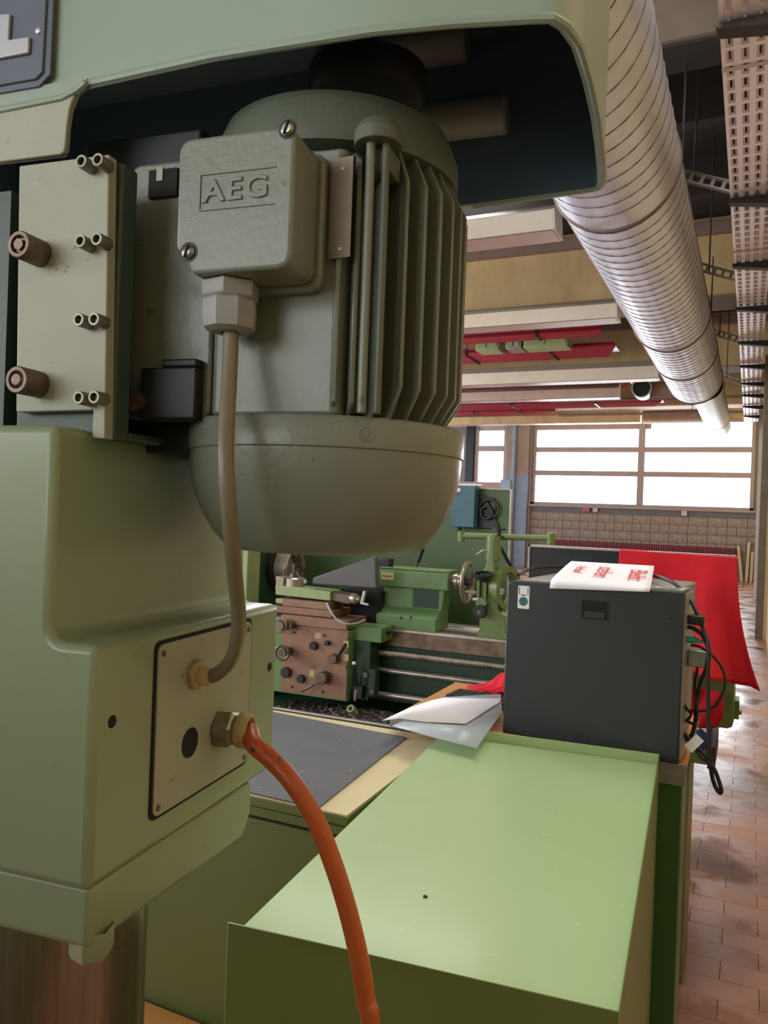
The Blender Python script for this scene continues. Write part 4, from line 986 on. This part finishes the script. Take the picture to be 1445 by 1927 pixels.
# cross slide, compound rest, tool post
LB().box(-.56, -.21, -.19, .02, .052, .085).box(-.5, -.24, -.17, .0, .085, .12).build('cross_slide', m_brass, lt, bevel=.003)
LB().box(-.54, -.26, -.165, -.01, .095, .118).build('slide_strip', m_lathel, lt, bevel=.002)
a, b, c, d = lp(518, 1101, -.14), lp(621, 1113, -.14), lp(621, 1131, -.14), lp(518, 1119, -.14)
LB().prism([(a.x, a.z), (b.x, b.z), (c.x, c.z), (d.x, d.z)], -.14, -.02, 'y').build('compound_slide', m_lathel, lt, bevel=.003)
LB().prism([(b.x, b.z-.004), (b.x+.10, b.z-.012), (b.x+.10, c.z-.012), (b.x, c.z)], -.12, -.03, 'y').build('compound_end', m_dsteel, lt, bevel=.003)
q = lp(662, 1126, -.11); LB().lathe([(0, 0), (.024, 0), (.026, .006), (.026, .026), (.016, .034), (.012, .05), (0, .05)], q, (1, -.15, 0), 24).build('compound_dial', m_steel, lt)
q = lp(681, 1125, -.13); LB().prism([(q.x-.006, q.z-.03), (q.x+.008, q.z-.03), (q.x+.022, q.z+.035), (q.x+.008, q.z+.035)], -.14, -.12, 'y').cyl((q.x+.002, -.14, q.z-.024), (q.x+.045, -.15, q.z-.028), .006, n=12).build('compound_crank', m_alu, lt, bevel=.0015)
tp_ = lp(548, 1083, -.09)
LB().lathe([(0, 0), (.052, 0), (.052, .04), (.044, .046), (0, .046)], (tp_.x+.018, -.08, .176), (0, 0, 1), 28).build('tool_post', m_steel, lt)
LB().box(tp_.x-.065, tp_.x-.02, -.13, -.06, .18, .225).build('tool_holder', m_steel, lt, bevel=.002)
LB().cyl((tp_.x+.01, -.08, .22), (tp_.x+.01, -.08, .29), .009, n=12).cyl((tp_.x+.01, -.08, .222), (tp_.x+.01, -.08, .24), .02, n=6).cyl((tp_.x-.035, -.1, .22), (tp_.x-.035, -.1, .26), .005, n=8).tube([(tp_.x+.02, -.08, .25), (tp_.x+.07, -.09, .20)], .005, 8, 0).build('clamp_bolts', m_dsteel, lt)
q = lp(573, 1094, -.135); LB().prism([(q.x-.004, q.z-.012), (q.x+.012, q.z-.006), (q.x+.008, q.z+.012), (q.x-.008, q.z+.004)], -.134, -.1325, 'y').build('pale_sticker', m_blue, lt)
# headstock, chuck
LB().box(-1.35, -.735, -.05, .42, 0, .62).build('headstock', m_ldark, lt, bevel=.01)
LB().box(-.80, -.715, -.16, -.04, .0, .42).build('headstock_guard', m_lathel, lt, bevel=.006)
LB().lathe([(0, 0), (.125, 0), (.125, .03), (.10, .034), (0, .034)], (-.735, .17, .245), (1, 0, 0), 40).build('chuck_backplate', m_dark, lt)
chk = LB().lathe([(0, 0), (.105, 0), (.108, .004), (.108, .075), (.10, .082), (.04, .082), (.04, .06), (0, .06)], (-.70, .17, .245), (1, 0, 0), 44).build('chuck', m_steel, lt, bevel=.001)
for k in range(3):
    a_ = 2*pi*k/3+.5; m4 = Matrix.Translation((-.615, .17, .245)) @ Matrix.Rotation(a_, 4, 'X'); LB().box(0, .03, -.013, .013, .03, .095, m4).build('chuck_jaw', m_dsteel, chk, bevel=.002)
# grey splash guard wedge
a, b, c, d = lp(594, 1098, -.09), lp(706, 1046, -.12), lp(711, 1105, -.12), lp(596, 1086, -.09)
LB().prism([(a.x, a.z), (c.x, c.z-.008), (b.x+.004, b.z), (d.x-.002, d.z), ], -.13, -.09, 'y').build('splash_wedge', m_guard, lt, bevel=.008)
# tailstock
ts = LB().prism([(.13, .07), (.0, .07), (-.0, .06)], .0, .0, 'x') if False else None
T0, T1 = -.05, .285
bodyp = [(.05, .285), (.20, .29), (.20, .205), (.05, .20)]
tail = LB().prism([(.05, .200), (.05, .278), (.062, .29), (.20, .29), (.21, .28), (.21, .200)], -.075, .288, 'x').build('tailstock', m_lathe, lt, bevel=.004)
LB().box(-.075, .286, .055, .205, .2905, .294).build('tailstock_top', m_lathel, tail)
LB().prism([(-.055, .20), (.265, .20), (.250, .09), (-.055, .085)], .075, .19, 'y').build('tailstock_web', m_lathe, tail, bevel=.003)
LB().box(.10, .235, .0735, .0765, .105, .195).build('tailstock_window', m_ldark, tail)
LB().prism([(-.0, .062), (.075, .10), (.19, .10), (.19, -.0), (-.0, .0)], -.062, .25, 'x').build('tailstock_base', m_lathe, tail, bevel=.003)
for u, v in ((755, 1163), (773, 1162)):
    q = lp(u, v, 0); LB().lathe([(0, .002), (.006, .002), (.007, 0)], (q.x, 0, q.z), (0, -1, 0), 12).build('adjusting_screw', m_dark, tail)
a, b = lp(717, 1090, .049), lp(741, 1078, .049)
sgn = LB().box(a.x, b.x, .0478, .0495, a.z, b.z).build('name_tag', m_cream, tail, label='small cream tag with printed word')
text('tag_print', 'Reitstock', .0125, Matrix.Translation(-LO) @ mtx(((a.x+b.x)/2, .0474, (a.z+b.z)/2), (1, 0, 0), (0, 0, 1)), m_brk, sgn, depth=.0002) if False else None
tt = text('tailstock_lettering', 'Reitstock', .0135, Matrix.Translation(-LO) @ mtx(((a.x+b.x)/2, .0472, (a.z+b.z)/2), (1, 0, 0), (0, 0, 1)), m_brk, tail, depth=.0002)
a, b = lp(784, 1063, .12), lp(795, 1032, .12); LB().tube([a+Vector((0, 0, -.01)), a.lerp(b, .2)], .006, 8, 0).tube([a.lerp(b, .18), b], .0125, 12, 0).build('clamp_lever', m_cblack, tail)
q = lp(733, 1045, .11); LB().cyl((q.x, .11, .29), (q.x, .11, .335), .022, n=20).box(q.x-.06, q.x-.01, .09, .13, .29, .325).build('clamp_knob', m_dark, tail, bevel=.003)
LB().cyl((.288, .13, .243), (.345, .13, .243), .036, n=28).cyl((.30, .13, .243), (.318, .13, .243), .041, n=28).build('quill_dial', m_steel, tail, bevel=.002)
WH = (.360, .13, .243)
hw_ = LB().torus(WH, (1, 0, 0), .094, .0105, 44, 10).build('handwheel', m_steel, tail, angle=60)
LB().cyl((.345, .13, .243), (.378, .13, .243), .018, n=18).build('hub', m_dark, tail)
for k in range(3):
    a_ = 2*pi*k/3+.4; LB().tube([(.36, .13+.015*cos(a_), .243+.015*sin(a_)), (.36, .13+.09*cos(a_), .243+.09*sin(a_))], .006, 8, 0).build('spoke', m_dsteel, tail)
LB().lathe([(0, 0), (.006, 0), (.010, .02), (.008, .04), (.0105, .052), (.006, .06), (0, .061)], (.368, .075, .20), (1, 0, 0), 16).build('wheel_grip', mat('pinkish_grip', '#B58E80', .4), tail)
# grey conduit on the slide
LB().tube([lp(615, 1135, -.2), lp(622, 1150, -.235), lp(634, 1166, -.24), lp(652, 1174, -.24), lp(672, 1173, -.2), lp(687, 1166, -.16)], .0055, 8, 6).build('coolant_hose', m_gland, lt)
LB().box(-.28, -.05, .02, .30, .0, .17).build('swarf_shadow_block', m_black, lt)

# dark green board behind the lathe
a, b = lp(963, 922, .52), lp(620, 922, .52)
bd = thing('splash_board', 'tall dark green board standing behind the lathe tailstock', 'board', L.w((0, .53, -.97)), R_(LYW))
BO = Vector((0, .53, -.97))
MB(BO).box(-1.25, a.x-.008, .52, .54, -.97, a.z).build('panel', m_board, bd)
MB(BO).box(a.x-.008, a.x, .515, .545, -.97, a.z+.003).box(-1.25, a.x-.008, .515, .545, a.z, a.z+.004).build('edge_profile', m_zinc, bd)
a, b = lp(848, 991, .42), lp(894, 914, .42)
tbx = MB(BO).box(a.x-.0, b.x, .42, .52, a.z, b.z).build('teal_control_box', m_tbox, bd, bevel=.003, label='teal blue control box')
MB(BO).box(b.x-.12, b.x+.03, .44, .50, b.z+.0005, b.z+.010).build('papers_on_box', m_paper, tbx)
q = lp(857, 929, .42); MB(BO).lathe([(0, .012), (.008, .012), (.010, 0)], (q.x, .42, q.z), (0, -1, 0), 18).build('yellow_button', mat('yellow_plastic', '#C9A53A', .4), tbx)
q0 = lp(858, 925, .419); q1 = lp(866, 919, .419); MB(BO).box(q0.x, q1.x, .418, .4195, q0.z, q1.z).build('white_tag', m_paper, tbx)
q = lp(852, 0+993, .45); MB(BO).cyl((a.x+.035, .46, a.z-.02), (a.x+.035, .46, a.z+.001), .012, n=10).build('cable_entry', m_dark, tbx)
for k, (r, dx) in enumerate(((.040, .055), (.05, .06), (.032, .05))):
    c = Vector((b.x+dx, .50-.012*k, b.z-.10-.02*k))
    MB(BO).torus(c, (0, 1, 0), r, .007, 30, 6).build('hanging_cable_coil', m_cblack, tbx)
MB(BO).prism([(b.x, b.z-.03), (b.x+.03, b.z-.04), (b.x+.085, b.z-.14), (b.x+.12, b.z-.225), (b.x+.02, b.z-.225), (b.x, b.z-.23)], .50, .518, 'y').build('black_rag_coil', m_cblack, tbx, bevel=.004)
lc_ = MB().tube([L.w(p) for p in (lp(936, 1020, .16), lp(955, 1055, .16), lp(970, 1085, .2), lp(976, 1120, .3), lp(978, 1190, .5))], .009, 8, 5).build('loose_black_cable', m_cblack)

tag(lc_, 'thin black cable sloping down behind the olive steady rest to the computer', 'cable')
# steady rest standing on the bed
sr = thing('steady_rest', 'olive green upright stand with cross tube, rings and knobs on the bed end', 'steady rest', L.w((.515, .10, 0)), R_(LYW))
SO = Vector((.515, .10, 0))
def SB(): return MB(SO)
def sp_(u, v, y=.02): return L.at(u, v, 'y', y)
SB().prism([(sp_(u, v).x, sp_(u, v).z) for u, v in ((901, 1198), (952, 1200), (950, 1160), (936, 1150), (938, 1096), (930, 1078), (928, 1020), (934, 1008), (920, 1006), (918, 1048), (914, 1066), (898, 1090), (899, 1150), (902, 1165))], .02, .085, 'y').build('upright', m_lolive, sr, bevel=.004)
zb0 = .0005
SB().box(sp_(900, 1190).x, sp_(950, 1190).x+.02, .0, .14, zb0, .03).build('foot', m_lolive, sr, bevel=.003)
q = sp_(925, 1025); SB().cyl((q.x, .055, .36), (q.x, .055, sp_(925, 1008).z), .035, n=24).build('vertical_sleeve', m_lolive, sr, bevel=.003)
a, b = sp_(868, 1008, .10), sp_(1036, 1013, .10)
SB().cyl((a.x, .10, a.z), (b.x, .10, b.z), .015, n=18).build('cross_tube', m_lolive, sr)
SB().cyl((b.x, .10, b.z-.045), (b.x, .10, b.z+.025), .019, n=18).cyl((a.x, .10, a.z-.03), (a.x, .10, a.z+.02), .018, n=18).build('tube_end', m_lolive, sr, bevel=.002)
q = sp_(935, 1000); SB().cyl((q.x, .055, q.z-.03), (q.x, .055, q.z+.005), .010, n=12).cyl((q.x, .055, q.z+.005), (q.x, .055, q.z+.013), .034, n=24).build('top_knob', m_dark, sr)
q = sp_(937, 1105); SB().lathe([(.076, -.024), (.104, -.024), (.104, .024), (.076, .024), (.076, -.024)], (q.x+.012, .10, q.z-.008), (1, -.36, 0), 44).build('ring', m_lolive, sr)
q = sp_(909, 1080, -.02); SB().ring((q.x, -.02, q.z-.01), (0, -.25, 1), .045, .036, .012).cyl((q.x, -.02, q.z-.03), (q.x, -.02, q.z-.005), .034, .042, n=24).cyl((q.x, .0, q.z-.04), (q.x, .0, q.z-.025), .012, n=12).build('black_cup', m_dark, sr)
a = sp_(898, 1091, -.0); b = sp_(914, 1128, -.0)
SB().box(a.x, a.x+.012, .0, .02, b.z-.01, a.z).box(b.x-.010, b.x+.0, .0, .02, b.z-.01, a.z).box(a.x, b.x, .0, .02, b.z-.03, b.z-.008).build('slotted_guide', m_lolive, sr, bevel=.001)
q = sp_(904, 1136, -.02); SB().cyl((q.x, .03, q.z+.002), (q.x, -.015, q.z+.002), .026, n=24).build('knob_boss', m_lolive, sr, bevel=.002)
q = sp_(901, 1152, -.05); SB().cyl((q.x, -.01, q.z), (q.x, -.05, q.z), .032, .030, n=28).build('black_knob', m_dark, sr, bevel=.003)
SB().cyl((q.x, -.05, q.z), (q.x, -.052, q.z), .010, n=16).build('knob_centre', m_bolt, sr)
SB().tube([sp_(917, 1037, .01), sp_(909, 1036, -.01), sp_(902, 1040, -.02), sp_(896, 1044, -.02)], .0045, 8, 4).build('thumb_lever', m_alu, sr)
q = sp_(892, 1128, -.01); SB().cyl((q.x-.006, -.01, q.z), (q.x+.02, -.01, q.z), .008, n=12).build('side_pin', m_alu, sr)
q = sp_(939, 1111, .0); SB().cyl((q.x, .06, q.z-.01), (q.x, .02, q.z-.01), .014, n=16).build('jaw_tip', m_steel, sr)
print('floor bricks', cnt, 'objects', len(bpy.data.objects))
